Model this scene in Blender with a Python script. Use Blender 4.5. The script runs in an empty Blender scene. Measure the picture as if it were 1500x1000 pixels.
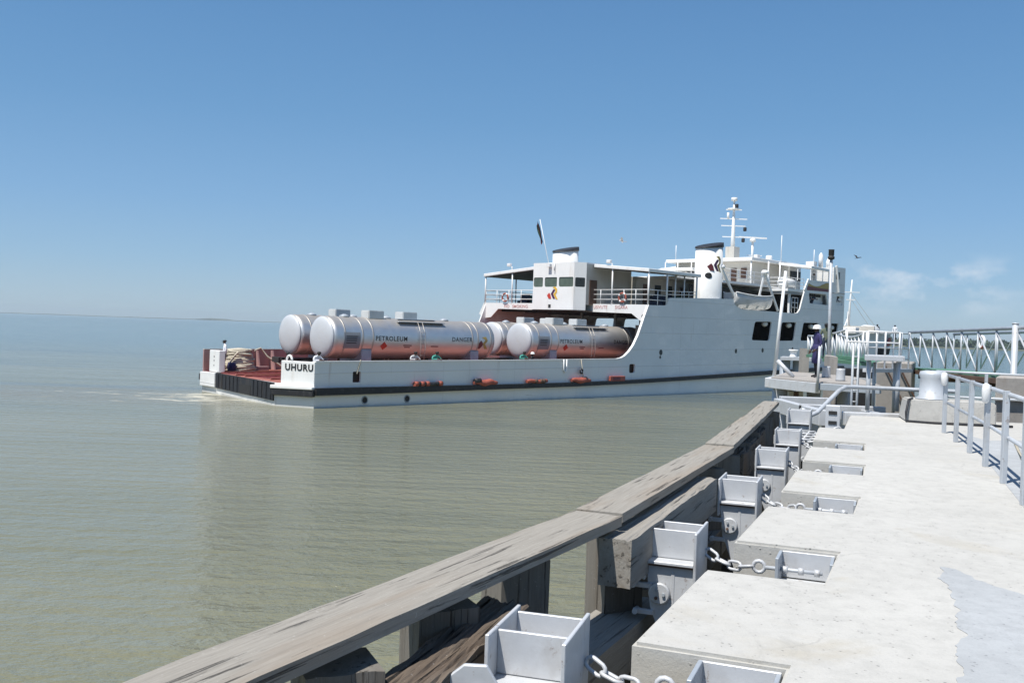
import bpy, bmesh, math, random
from mathutils import Vector, Matrix, Euler
from math import pi, sin, cos, tan, atan2, radians, sqrt, hypot
random.seed(7)
sc = bpy.context.scene
col = sc.collection

# ------------------------------------------------------------------ camera, sky, sun, exposure
CAMZ = 4.6
roll = math.atan(.0347); pit = math.atan((500-483)*math.cos(roll)/1400)
fw = Vector((0, cos(pit), -sin(pit))); r0 = Vector((1, 0, 0)); u0 = r0.cross(fw)
RX = cos(roll)*r0 + sin(roll)*u0; UY = -sin(roll)*r0 + cos(roll)*u0
cam = bpy.data.cameras.new('camera'); camo = bpy.data.objects.new('camera', cam); col.objects.link(camo)
cam.sensor_width = 36; cam.sensor_fit = 'HORIZONTAL'; cam.lens = 36*1400/1500
cam.clip_end = 60000; cam.clip_start = .05
m = Matrix((RX, UY, -fw)).transposed().to_4x4(); m.translation = (0, 0, CAMZ)
camo.matrix_world = m
sc.camera = camo

SUN_EL = radians(64); SUN_AZ = atan2(-.70, -.71)          # azimuth from +Y towards +X
sd = Vector((sin(SUN_AZ)*cos(SUN_EL), cos(SUN_AZ)*cos(SUN_EL), sin(SUN_EL)))
sun = bpy.data.lights.new('sun', 'SUN'); sun.energy = 5.0; sun.angle = radians(.5); sun.color = (1, .96, .9)
suno = bpy.data.objects.new('sun', sun); col.objects.link(suno)
suno.rotation_euler = (-sd).to_track_quat('-Z', 'Y').to_euler()

w = bpy.data.worlds.new("World"); sc.world = w; w.use_nodes = True
nt = w.node_tree; nt.nodes.clear()
def N(t, ty, **k):
    n = t.nodes.new(ty)
    for a, b in k.items():
        if a.startswith('i_'): n.inputs[a[2:].replace('_', ' ')].default_value = b
        else: setattr(n, a, b)
    return n
out = N(nt, 'ShaderNodeOutputWorld'); bg = N(nt, 'ShaderNodeBackground'); bg.inputs['Strength'].default_value = .088
sky = N(nt, 'ShaderNodeTexSky', sky_type='NISHITA', sun_disc=False, sun_elevation=SUN_EL, sun_rotation=SUN_AZ,
        altitude=1100, air_density=1.15, dust_density=.5, ozone_density=3.5)
tcw = N(nt, 'ShaderNodeTexCoord')
sep = N(nt, 'ShaderNodeSeparateXYZ'); nt.links.new(tcw.outputs['Generated'], sep.inputs[0])
# low cumulus to the north-east, by direction
mp = N(nt, 'ShaderNodeMapping'); mp.inputs['Scale'].default_value = (11, 11, 19)
nt.links.new(tcw.outputs['Generated'], mp.inputs[0])
nz = N(nt, 'ShaderNodeTexNoise'); nz.inputs['Scale'].default_value = 1.7; nz.inputs['Detail'].default_value = 7; nz.inputs['Roughness'].default_value = .58
nt.links.new(mp.outputs[0], nz.inputs['Vector'])
rz = N(nt, 'ShaderNodeValToRGB'); rz.color_ramp.elements[0].position = .44; rz.color_ramp.elements[1].position = .66
nt.links.new(nz.outputs['Fac'], rz.inputs[0])
def mth(t, op, a, b=None, clamp=False):
    n = t.nodes.new('ShaderNodeMath'); n.operation = op; n.use_clamp = clamp
    for i, x in enumerate((a, b)):
        if x is None: continue
        if hasattr(x, 'links'): t.links.new(x, n.inputs[i])
        else: n.inputs[i].default_value = x
    return n.outputs[0]
def ramp01(t, x, a, b):
    n = t.nodes.new('ShaderNodeMapRange'); n.interpolation_type = 'SMOOTHSTEP'
    n.inputs['From Min'].default_value = a; n.inputs['From Max'].default_value = b
    t.links.new(x, n.inputs['Value']); return n.outputs[0]
elev = mth(nt, 'MULTIPLY', ramp01(nt, sep.outputs[2], .02, .05), ramp01(nt, sep.outputs[2], .09, .065))
azm = mth(nt, 'MULTIPLY', ramp01(nt, sep.outputs[0], .31, .36), ramp01(nt, sep.outputs[0], .50, .42))
cm = mth(nt, 'MULTIPLY', mth(nt, 'MULTIPLY', elev, azm), rz.outputs[0])
cm = mth(nt, 'MULTIPLY', cm, .6, True)
# haze band at the horizon
hb = mth(nt, 'MULTIPLY', ramp01(nt, sep.outputs[2], .62, .22), .80)
SKYMIX = N(nt, 'ShaderNodeMixRGB'); SKYMIX.inputs[2].default_value = (4.5, 5.95, 7.7, 1)
nt.links.new(hb, SKYMIX.inputs[0])
GR = N(nt, 'ShaderNodeValToRGB'); cr = GR.color_ramp
for i, (p_, c_) in enumerate(((.0, (3.8, 5.0, 6.2)), (.06, (2.75, 4.45, 6.5)), (.12, (2.1, 3.9, 6.4)), (.21, (1.45, 3.2, 5.7)), (.34, (.95, 2.5, 5.0)))):
    e_ = cr.elements[i] if i < 2 else cr.elements.new(p_)
    e_.position = p_; e_.color = (c_[0]/8, c_[1]/8, c_[2]/8, 1)
nt.links.new(sep.outputs[2], GR.inputs[0])
GS = N(nt, 'ShaderNodeVectorMath', operation='SCALE'); GS.inputs['Scale'].default_value = 8; nt.links.new(GR.outputs[0], GS.inputs[0]); nt.links.new(GS.outputs[0], SKYMIX.inputs[2])
TINT = N(nt, 'ShaderNodeMixRGB', blend_type='MULTIPLY'); TINT.inputs[0].default_value = 1; TINT.inputs[2].default_value = (.87, 1.03, 1.12, 1)
nt.links.new(sky.outputs[0], TINT.inputs[1]); nt.links.new(TINT.outputs[0], SKYMIX.inputs[1])
CL = N(nt, 'ShaderNodeMixRGB'); CL.inputs[2].default_value = (8.0, 8.3, 8.8, 1)
nt.links.new(cm, CL.inputs[0]); nt.links.new(SKYMIX.outputs[0], CL.inputs[1])
nt.links.new(CL.outputs[0], bg.inputs[0]); nt.links.new(bg.outputs[0], out.inputs[0])

vs = sc.view_settings; vs.view_transform = 'Standard'; vs.look = 'None'; vs.gamma = 1; vs.exposure = 0.30
sc.cycles.use_denoising = True
sc.cycles.max_bounces = 8; sc.cycles.caustics_reflective = False; sc.cycles.caustics_refractive = False

# ------------------------------------------------------------------ pixel -> place helpers (1500x1000 photo pixels)
def ray(px, py): return fw + RX*((px-750)/1400) + UY*((500-py)/1400)
def G(px, py, z):
    d = ray(px, py); return Vector((0, 0, CAMZ)) + d*((z-CAMZ)/d.z)
def D(px, py, Y):
    d = ray(px, py); return Vector((0, 0, CAMZ)) + d*(Y/d.y)

# ------------------------------------------------------------------ materials
def newmat(name):
    mt = bpy.data.materials.new(name); mt.use_nodes = True
    t = mt.node_tree; b = t.nodes['Principled BSDF']; return mt, t, b
def mixc(t, fac, c1, c2, blend='MIX'):
    n = t.nodes.new('ShaderNodeMixRGB'); n.blend_type = blend
    for i, x in enumerate((fac, c1, c2)):
        if hasattr(x, 'links'): t.links.new(x, n.inputs[i])
        elif i == 0: n.inputs[0].default_value = x
        else: n.inputs[i].default_value = (*x, 1)
    return n.outputs[0]
def noise(t, vec, scale, detail=4, rough=.55, vscale=None, dist=0):
    if vscale:
        mpn = t.nodes.new('ShaderNodeMapping'); mpn.inputs['Scale'].default_value = vscale; t.links.new(vec, mpn.inputs[0]); vec = mpn.outputs[0]
    n = t.nodes.new('ShaderNodeTexNoise'); n.inputs['Scale'].default_value = scale; n.inputs['Detail'].default_value = detail
    n.inputs['Roughness'].default_value = rough; n.inputs['Distortion'].default_value = dist
    t.links.new(vec, n.inputs['Vector']); return n.outputs['Fac']
def ocoord(t): return t.nodes.new('ShaderNodeTexCoord').outputs['Object']
def bump(t, h, strength, dist, prev=None):
    n = t.nodes.new('ShaderNodeBump'); n.inputs['Strength'].default_value = strength; n.inputs['Distance'].default_value = dist
    t.links.new(h, n.inputs['Height'])
    if prev: t.links.new(prev, n.inputs['Normal'])
    return n.outputs[0]
def paint(name, c, rough=.5, var=.12, dirt=None, dirt_amt=.3, streak=False, metal=0, bmp=.0, scale=1.0, dscale=2.0, spec=.5):
    mt, t, b = newmat(name); v = ocoord(t)
    n1 = noise(t, v, 1.3*scale, 5)
    dark = tuple(x*(1-var*1.6) for x in c); lite = tuple(min(1, x*(1+var)) for x in c)
    cc = mixc(t, n1, dark, lite)
    if dirt:
        n2 = noise(t, v, dscale, 6, .65, (1.6, 1.6, .22) if streak else None)
        f = mth(t, 'MULTIPLY', ramp01(t, n2, .52, .74), dirt_amt)
        cc = mixc(t, f, cc, dirt)
    t.links.new(cc, b.inputs['Base Color'])
    r = mth(t, 'ADD', mth(t, 'MULTIPLY', noise(t, v, 6*scale, 3), .25), rough-.12)
    t.links.new(r, b.inputs['Roughness'])
    b.inputs['Metallic'].default_value = metal; b.inputs['Specular IOR Level'].default_value = spec
    if bmp: t.links.new(bump(t, noise(t, v, 9*scale, 6, .6), bmp, .02), b.inputs['Normal'])
    return mt
M = {}
def ship_paint(name, c, scuff=.35, wave=.25):
    mt, t, b = newmat(name); v = ocoord(t)
    cc = mixc(t, noise(t, v, .35, 5), tuple(x*.86 for x in c), tuple(min(1, x*1.05) for x in c))
    st = ramp01(t, noise(t, v, 1.1, 6, .7, (1.5, 1.5, .12)), .58, .8)           # hanging rust runs
    cc = mixc(t, mth(t, 'MULTIPLY', st, .42), cc, (.30, .17, .08))
    s2 = ramp01(t, noise(t, v, 1.0, 7, .68, (.5, .5, 5)), .6, .72)                  # long scrapes
    sp = t.nodes.new('ShaderNodeSeparateXYZ'); t.links.new(v, sp.inputs[0])
    low = ramp01(t, sp.outputs[2], 2.2, .2)
    cc = mixc(t, mth(t, 'MULTIPLY', mth(t, 'MULTIPLY', s2, low), scuff*2), cc, (.10, .10, .11))
    g = mth(t, 'MULTIPLY', ramp01(t, mth(t, 'ADD', sp.outputs[2], mth(t, 'MULTIPLY', noise(t, v, 1.5, 5), .25)), .32, .12), .35)
    cc = mixc(t, g, cc, (.2, .21, .17))                                            # weed line
    t.links.new(cc, b.inputs['Base Color']); b.inputs['Roughness'].default_value = .5
    h = noise(t, v, .9, 3, .5, (1, 1, 1.4))
    # welded seams: horizontal every 1.25 m, vertical every 6 m
    def seam(x, period, wid):
        fr = mth(t, 'FRACT', mth(t, 'DIVIDE', x, period)); dd = mth(t, 'ABSOLUTE', mth(t, 'SUBTRACT', fr, .5))
        return ramp01(t, dd, wid/period*2, 0)
    sm = mth(t, 'MAXIMUM', seam(mth(t, 'ADD', mth(t, 'MULTIPLY', sp.outputs[0], -.012), sp.outputs[2]), 1.25, .025), mth(t, 'MULTIPLY', seam(sp.outputs[0], 6.1, .03), .5))
    nb = bump(t, h, wave, .12); nb = bump(t, sm, .5, .02, nb)
    cc2 = mixc(t, mth(t, 'MULTIPLY', sm, .28), cc, tuple(x*.45 for x in c))
    t.links.new(cc2, b.inputs['Base Color'])
    t.links.new(nb, b.inputs['Normal'])
    return mt
M['hull'] = ship_paint('hull_paint', (.79, .79, .77))
M['white'] = paint('white_paint', (.80, .80, .78), .42, .06, (.45, .34, .22), .25, True, dscale=1.3)
M['white2'] = paint('white_paint_fittings', (.78, .78, .77), .4, .08)
M['cream'] = paint('cream_paint', (.52, .50, .45), .5, .08, (.3, .22, .15), .3, True)
M['black'] = paint('black_rubber', (.018, .018, .02), .55, .3, (.12, .12, .11), .35, dscale=5)
M['blackpaint'] = paint('black_paint', (.015, .016, .02), .6, .3, (.12, .10, .08), .4, True)
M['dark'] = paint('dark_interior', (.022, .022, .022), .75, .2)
M['deckred'] = paint('red_deck_paint', (.34, .115, .085), .7, .3, (.14, .08, .06), .5, bmp=.4, dscale=1.2)
M['pinkwall'] = paint('faded_maroon_paint', (.40, .24, .23), .6, .18, (.35, .28, .25), .35, True)
M['greydeck'] = paint('grey_deck_paint', (.30, .31, .31), .6, .15)
M['darkgreen'] = paint('dark_green_paint', (.05, .11, .07), .6, .2)
M['brown'] = paint('brown_door', (.10, .05, .03), .5, .2)
M['glass'] = paint('tinted_glass', (.03, .035, .035), .3, .1, spec=.3)
M['glassg'] = paint('smoked_glass', (.10, .13, .10), .1, .3, scale=2)
M['tank'] = None
mt, t, b = newmat('brushed_aluminium'); v = ocoord(t)
cc = mixc(t, noise(t, v, 1.2, 6, .6, (.6, 1, 1)), (.60, .595, .58), (.78, .775, .76))
sp = t.nodes.new('ShaderNodeSeparateXYZ'); t.links.new(v, sp.inputs[0])
dust = mth(t, 'MULTIPLY', ramp01(t, mth(t, 'ADD', sp.outputs[2], mth(t, 'MULTIPLY', noise(t, v, 1.3, 4), .8)), .9, 1.6), .75)
cc = mixc(t, dust, cc, (.36, .32, .27)); t.links.new(cc, b.inputs['Base Color'])
t.links.new(mth(t, 'SUBTRACT', .92, mth(t, 'MULTIPLY', dust, .5)), b.inputs['Metallic'])
t.links.new(mth(t, 'ADD', mth(t, 'MULTIPLY', noise(t, v, 2, 5), .2), .38), b.inputs['Roughness'])
t.links.new(bump(t, noise(t, v, 1.1, 2), .12, .05), b.inputs['Normal'])
M['tank'] = mt
M['tankend'] = paint('grey_white_tank_end', (.50, .52, .54), .4, .1, (.4, .36, .3), .3, dscale=2.5)
M['boxwhite'] = paint('grey_white_lid', (.62, .63, .62), .5, .1, (.3, .28, .24), .3)
M['under'] = paint('wagon_black', (.03, .028, .026), .7, .3)
M['letter'] = paint('black_lettering', (.02, .02, .02), .5, .2)
M['lettred'] = paint('pale_red_lettering', (.55, .28, .26), .5, .2)
M['red'] = paint('red_paint', (.55, .05, .03), .5, .15)
M['maroon'] = paint('maroon_paint', (.16, .03, .035), .5, .15)
M['purple'] = paint('purple_paint', (.07, .02, .07), .5, .1)
M['yellow'] = paint('yellow_paint', (.75, .45, .05), .5, .1)
M['gold'] = paint('gold_paint', (.42, .30, .08), .5, .1)
M['orange'] = paint('orange_canvas', (.34, .085, .055), .7, .2, (.2, .05, .03), .4, bmp=.4)
M['rope'] = paint('hemp_rope', (.52, .47, .37), .85, .25, (.22, .18, .13), .3, bmp=.6, dscale=6)
M['signgrey'] = paint('grey_sign', (.22, .24, .26), .5, .15)
M['green'] = paint('green_walkway_paint', (.10, .24, .15), .6, .2, (.12, .14, .1), .4)
M['rust'] = paint('rusty_steel', (.13, .075, .05), .8, .35, (.04, .03, .028), .6, bmp=.6, dscale=3)
M['dimpile'] = paint('shaded_pile', (.045, .042, .035), .75, .4, (.10, .09, .06), .5, bmp=.6, dscale=3)  # dark brown pile, the shade below the brackets put into its colour
# grey-blue steel paint of the quay
def steelpaint(name, c):
    mt, t, b = newmat(name); v0 = ocoord(t)
    oi = t.nodes.new('ShaderNodeObjectInfo'); cmb = t.nodes.new('ShaderNodeCombineXYZ'); off = t.nodes.new('ShaderNodeVectorMath')
    for i in range(3): t.links.new(mth(t, 'MULTIPLY', oi.outputs['Random'], 31.0+9*i), cmb.inputs[i])
    t.links.new(v0, off.inputs[0]); t.links.new(cmb.outputs[0], off.inputs[1]); v = off.outputs[0]
    cc = mixc(t, noise(t, v, 3, 6, .6), tuple(x*.72 for x in c), tuple(min(1, x*1.10) for x in c))
    cc = mixc(t, mth(t, 'MULTIPLY', ramp01(t, noise(t, v, 1.6, 5, .7), .52, .68), .3), cc, (.30, .27, .23))
    ch = ramp01(t, noise(t, v, 11, 7, .72), .60, .68)
    cc = mixc(t, mth(t, 'MULTIPLY', ch, .6), cc, (.20, .125, .08))
    run = ramp01(t, noise(t, v, 5, 6, .7, (2, 2, .3)), .6, .78)
    cc = mixc(t, mth(t, 'MULTIPLY', run, .45), cc, (.27, .20, .15))
    t.links.new(cc, b.inputs['Base Color'])
    t.links.new(mth(t, 'ADD', mth(t, 'MULTIPLY', noise(t, v, 8, 4), .3), .3), b.inputs['Roughness'])
    t.links.new(bump(t, noise(t, v, 22, 6, .65), .25, .006), b.inputs['Normal'])
    b.inputs['Metallic'].default_value = .15
    return mt
M['steel'] = steelpaint('silver_grey_paint', (.60, .615, .63))
M['steel2'] = steelpaint('grey_blue_paint', (.40, .44, .48))
M['galv'] = steelpaint('galvanised_pipe', (.52, .55, .58))
# weathered timber: object X runs along the beam
def timber(name, c1, c2, crack=.8, tint=None):
    mt, t, b = newmat(name); v = ocoord(t)
    oi = t.nodes.new('ShaderNodeObjectInfo')
    off = t.nodes.new('ShaderNodeVectorMath'); off.operation = 'ADD'; t.links.new(v, off.inputs[0])
    cmb = t.nodes.new('ShaderNodeCombineXYZ')
    for i in range(3): t.links.new(mth(t, 'MULTIPLY', oi.outputs['Random'], 37.0+11*i), cmb.inputs[i])
    t.links.new(cmb.outputs[0], off.inputs[1]); v = off.outputs[0]
    g = noise(t, v, 1, 10, .78, (2.2, 48, 48), .2); g2 = noise(t, v, 1, 4, .5, (.5, 5, 5))
    cc = mixc(t, g, c1, c2)
    cc = mixc(t, mth(t, 'MULTIPLY', ramp01(t, g2, .45, .7), .5), cc, tint or (c1[0]*1.15, c1[1]*1.0, c1[2]*.85))
    ck = ramp01(t, noise(t, v, 1, 6, .65, (.8, 24, 24), .4), .41, .35)
    cc = mixc(t, mth(t, 'MULTIPLY', ck, crack), cc, (.03, .026, .022))
    sp_ = ramp01(t, noise(t, v, 45, 2), .68, .76)
    cc = mixc(t, mth(t, 'MULTIPLY', sp_, .35), cc, (.6, .58, .54))
    t.links.new(cc, b.inputs['Base Color']); b.inputs['Roughness'].default_value = .85; b.inputs['Specular IOR Level'].default_value = .25
    nb = bump(t, g, .55, .012); nb = bump(t, ck, crack, .03, nb) if crack else nb
    t.links.new(nb, b.inputs['Normal'])
    return mt
M['cap'] = timber('weathered_cap_timber', (.11, .098, .082), (.47, .44, .385), .7, (.27, .215, .16))
M['baulk'] = timber('split_grey_baulk', (.17, .155, .135), (.40, .38, .34), .6)
M['oldwood'] = timber('brown_rotten_baulk', (.075, .058, .045), (.22, .18, .14), 1.0)
M['post'] = timber('dark_post_timber', (.11, .10, .085), (.26, .24, .21), .7)
# concrete
def concrete(name, c, pits=.5, stain=(.38, .34, .26), sa=.5):
    mt, t, b = newmat(name); v = ocoord(t)
    n1 = noise(t, v, .55, 6, .6); n2 = noise(t, v, 7, 6, .7); n3 = noise(t, v, 60, 3, .6)
    cc = mixc(t, n1, tuple(x*.78 for x in c), tuple(min(1, x*1.14) for x in c))
    cc = mixc(t, mth(t, 'MULTIPLY', ramp01(t, n2, .38, .68), .45), cc, tuple(x*.74 for x in c))
    cc = mixc(t, mth(t, 'MULTIPLY', ramp01(t, n3, .5, .72), .30), cc, tuple(x*.66 for x in c))
    cc = mixc(t, mth(t, 'MULTIPLY', ramp01(t, noise(t, v, .8, 5, .6, None, .6), .58, .75), sa), cc, stain)
    br = noise(t, v, 1, 5, .6, (6, 60, 6))
    cc = mixc(t, mth(t, 'MULTIPLY', ramp01(t, br, .5, .75), .08), cc, tuple(x*.6 for x in c))
    vo = t.nodes.new('ShaderNodeTexVoronoi'); vo.inputs['Scale'].default_value = 22; t.links.new(v, vo.inputs['Vector'])
    pit_ = mth(t, 'MULTIPLY', ramp01(t, vo.outputs['Distance'], .22, .08), ramp01(t, n2, .48, .58))
    cc = mixc(t, mth(t, 'MULTIPLY', pit_, pits), cc, tuple(x*.25 for x in c))
    wp = t.nodes.new('ShaderNodeVectorMath'); wp.operation = 'MULTIPLY_ADD'; nzc = t.nodes.new('ShaderNodeTexNoise'); nzc.inputs['Scale'].default_value = 1.8; nzc.inputs['Detail'].default_value = 6
    t.links.new(v, nzc.inputs['Vector']); t.links.new(nzc.outputs['Color'], wp.inputs[0]); wp.inputs[1].default_value = (.7, .7, .7); t.links.new(v, wp.inputs[2])
    vc = t.nodes.new('ShaderNodeTexVoronoi'); vc.feature = 'DISTANCE_TO_EDGE'; vc.inputs['Scale'].default_value = .42; t.links.new(wp.outputs[0], vc.inputs['Vector'])
    ckk = mth(t, 'MULTIPLY', ramp01(t, vc.outputs['Distance'], .007, .001), ramp01(t, noise(t, v, .7, 3), .5, .6))
    cc = mixc(t, mth(t, 'MULTIPLY', ckk, .22), cc, tuple(x*.3 for x in c))
    sm_ = ramp01(t, noise(t, v, 1.7, 7, .7, None, .8), .60, .70); cc = mixc(t, mth(t, 'MULTIPLY', sm_, .28), cc, tuple(x*.58 for x in c))
    t.links.new(cc, b.inputs['Base Color']); b.inputs['Roughness'].default_value = .9; b.inputs['Specular IOR Level'].default_value = .3
    nb = bump(t, n3, .25, .006); nb = bump(t, n2, .35, .015, nb); nb = bump(t, pit_, .6, .01, nb)
    t.links.new(nb, b.inputs['Normal'])
    return mt
M['conc'] = concrete('quay_concrete', (.495, .485, .45))
M['concold'] = concrete('weathered_concrete', (.37, .345, .315), .5, (.24, .19, .15), .5)
M['concface'] = concrete('rough_cast_concrete', (.47, .46, .43), .8)
M['patch'] = concrete('smooth_cement_wash', (.40, .415, .42), .25, (.5, .53, .56), .3)
# skin / clothes
def flatm(name, c, rough=.8): return paint(name, c, rough, .12, scale=6)
M['skin'] = flatm('dark_skin', (.07, .038, .025), .5)
M['hair'] = flatm('black_hair', (.012, .011, .01), .7)
M['c_white'] = flatm('white_shirt', (.72, .73, .76)); M['c_teal'] = flatm('teal_shirt', (.06, .30, .24))
M['c_grey'] = flatm('pale_grey_shirt', (.50, .50, .50)); M['c_blue'] = flatm('dark_blue_cloth', (.028, .025, .10))
M['c_black'] = flatm('black_cloth', (.015, .015, .018)); M['c_navy'] = flatm('navy_cloth', (.02, .03, .06))
M['c_green'] = flatm('olive_cloth', (.12, .14, .10)); M['helmet'] = flatm('white_helmet', (.8, .8, .78), .35)
M['foliage'] = paint('hazy_foliage', (.045, .075, .035), .9, .5, scale=.05)
M['shore'] = paint('shore_earth', (.10, .11, .07), .9, .3, scale=.02)

# water
mt, t, b = newmat('lake_water'); v = ocoord(t)
geo = t.nodes.new('ShaderNodeCameraData')
NS = (-10.576, 51.462, 0)
spv = t.nodes.new('ShaderNodeSeparateXYZ'); t.links.new(v, spv.inputs[0])
big = noise(t, v, 1, 4, .55, (.012, .05, 1), .4)
mud = mixc(t, ramp01(t, big, .3, .72), (.145, .146, .090), (.195, .189, .122))
# muddier, browner water stirred up along the ferry, far sky reflection painted in as a bluer colour
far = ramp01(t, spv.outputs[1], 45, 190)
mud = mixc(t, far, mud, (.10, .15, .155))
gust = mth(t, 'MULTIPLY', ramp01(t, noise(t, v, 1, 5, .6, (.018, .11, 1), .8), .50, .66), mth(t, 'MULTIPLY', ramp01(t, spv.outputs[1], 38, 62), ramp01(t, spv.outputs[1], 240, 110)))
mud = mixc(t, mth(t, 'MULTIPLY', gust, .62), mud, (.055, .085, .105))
# foam and churned mud behind the stern
def dist_to(px_, py_, sx, sy):
    dx = mth(t, 'DIVIDE', mth(t, 'SUBTRACT', spv.outputs[0], px_), sx); dy = mth(t, 'DIVIDE', mth(t, 'SUBTRACT', spv.outputs[1], py_), sy)
    return mth(t, 'SQRT', mth(t, 'ADD', mth(t, 'MULTIPLY', dx, dx), mth(t, 'MULTIPLY', dy, dy)))
wk = ramp01(t, dist_to(-25, 56, 19, 9), 1.0, .25)
mud = mixc(t, mth(t, 'MULTIPLY', wk, .8), mud, (.16, .14, .085))
fo = noise(t, v, 1, 7, .7, (.35, .9, 1), .8)
near = ramp01(t, dist_to(-17.6, 56, 7, 5), 1.0, .2)
fm = mth(t, 'ADD', mth(t, 'MULTIPLY', ramp01(t, fo, .56, .64), mth(t, 'MULTIPLY', ramp01(t, dist_to(-22, 56, 11, 7), 1.0, .2), .8)), mth(t, 'MULTIPLY', ramp01(t, fo, .42, .60), near), True)
mud = mixc(t, mth(t, 'MULTIPLY', fm, .75), mud, (.62, .60, .50))
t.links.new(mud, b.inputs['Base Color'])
b.inputs['IOR'].default_value = 1.333
t.links.new(mth(t, 'ADD', mth(t, 'MULTIPLY', fm, .5), .06), b.inputs['Roughness'])
wv = t.nodes.new('ShaderNodeTexWave'); wv.bands_direction = 'Y'; wv.inputs['Scale'].default_value = .32; wv.inputs['Distortion'].default_value = 3.2
wv.inputs['Detail'].default_value = 3; wv.inputs['Detail Scale'].default_value = .7
mpw = t.nodes.new('ShaderNodeMapping'); mpw.inputs['Rotation'].default_value = (0, 0, radians(-4)); mpw.inputs['Scale'].default_value = (.35, 1, 1)
t.links.new(v, mpw.inputs[0]); t.links.new(mpw.outputs[0], wv.inputs['Vector'])
r1 = noise(t, v, 1, 4, .6, (1.6, 2.7, 1), .3); r2 = noise(t, v, 1, 3, .6, (6.5, 8, 1)); r3 = noise(t, v, 1, 3, .5, (.07, .35, 1))
nb = bump(t, wv.outputs['Fac'], .24, .08); nb = bump(t, r1, .75, .16, nb); nb = bump(t, r2, .6, .05, nb); nb = bump(t, r3, .55, .4, nb)
t.links.new(nb, b.inputs['Normal'])
M['water'] = mt

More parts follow.
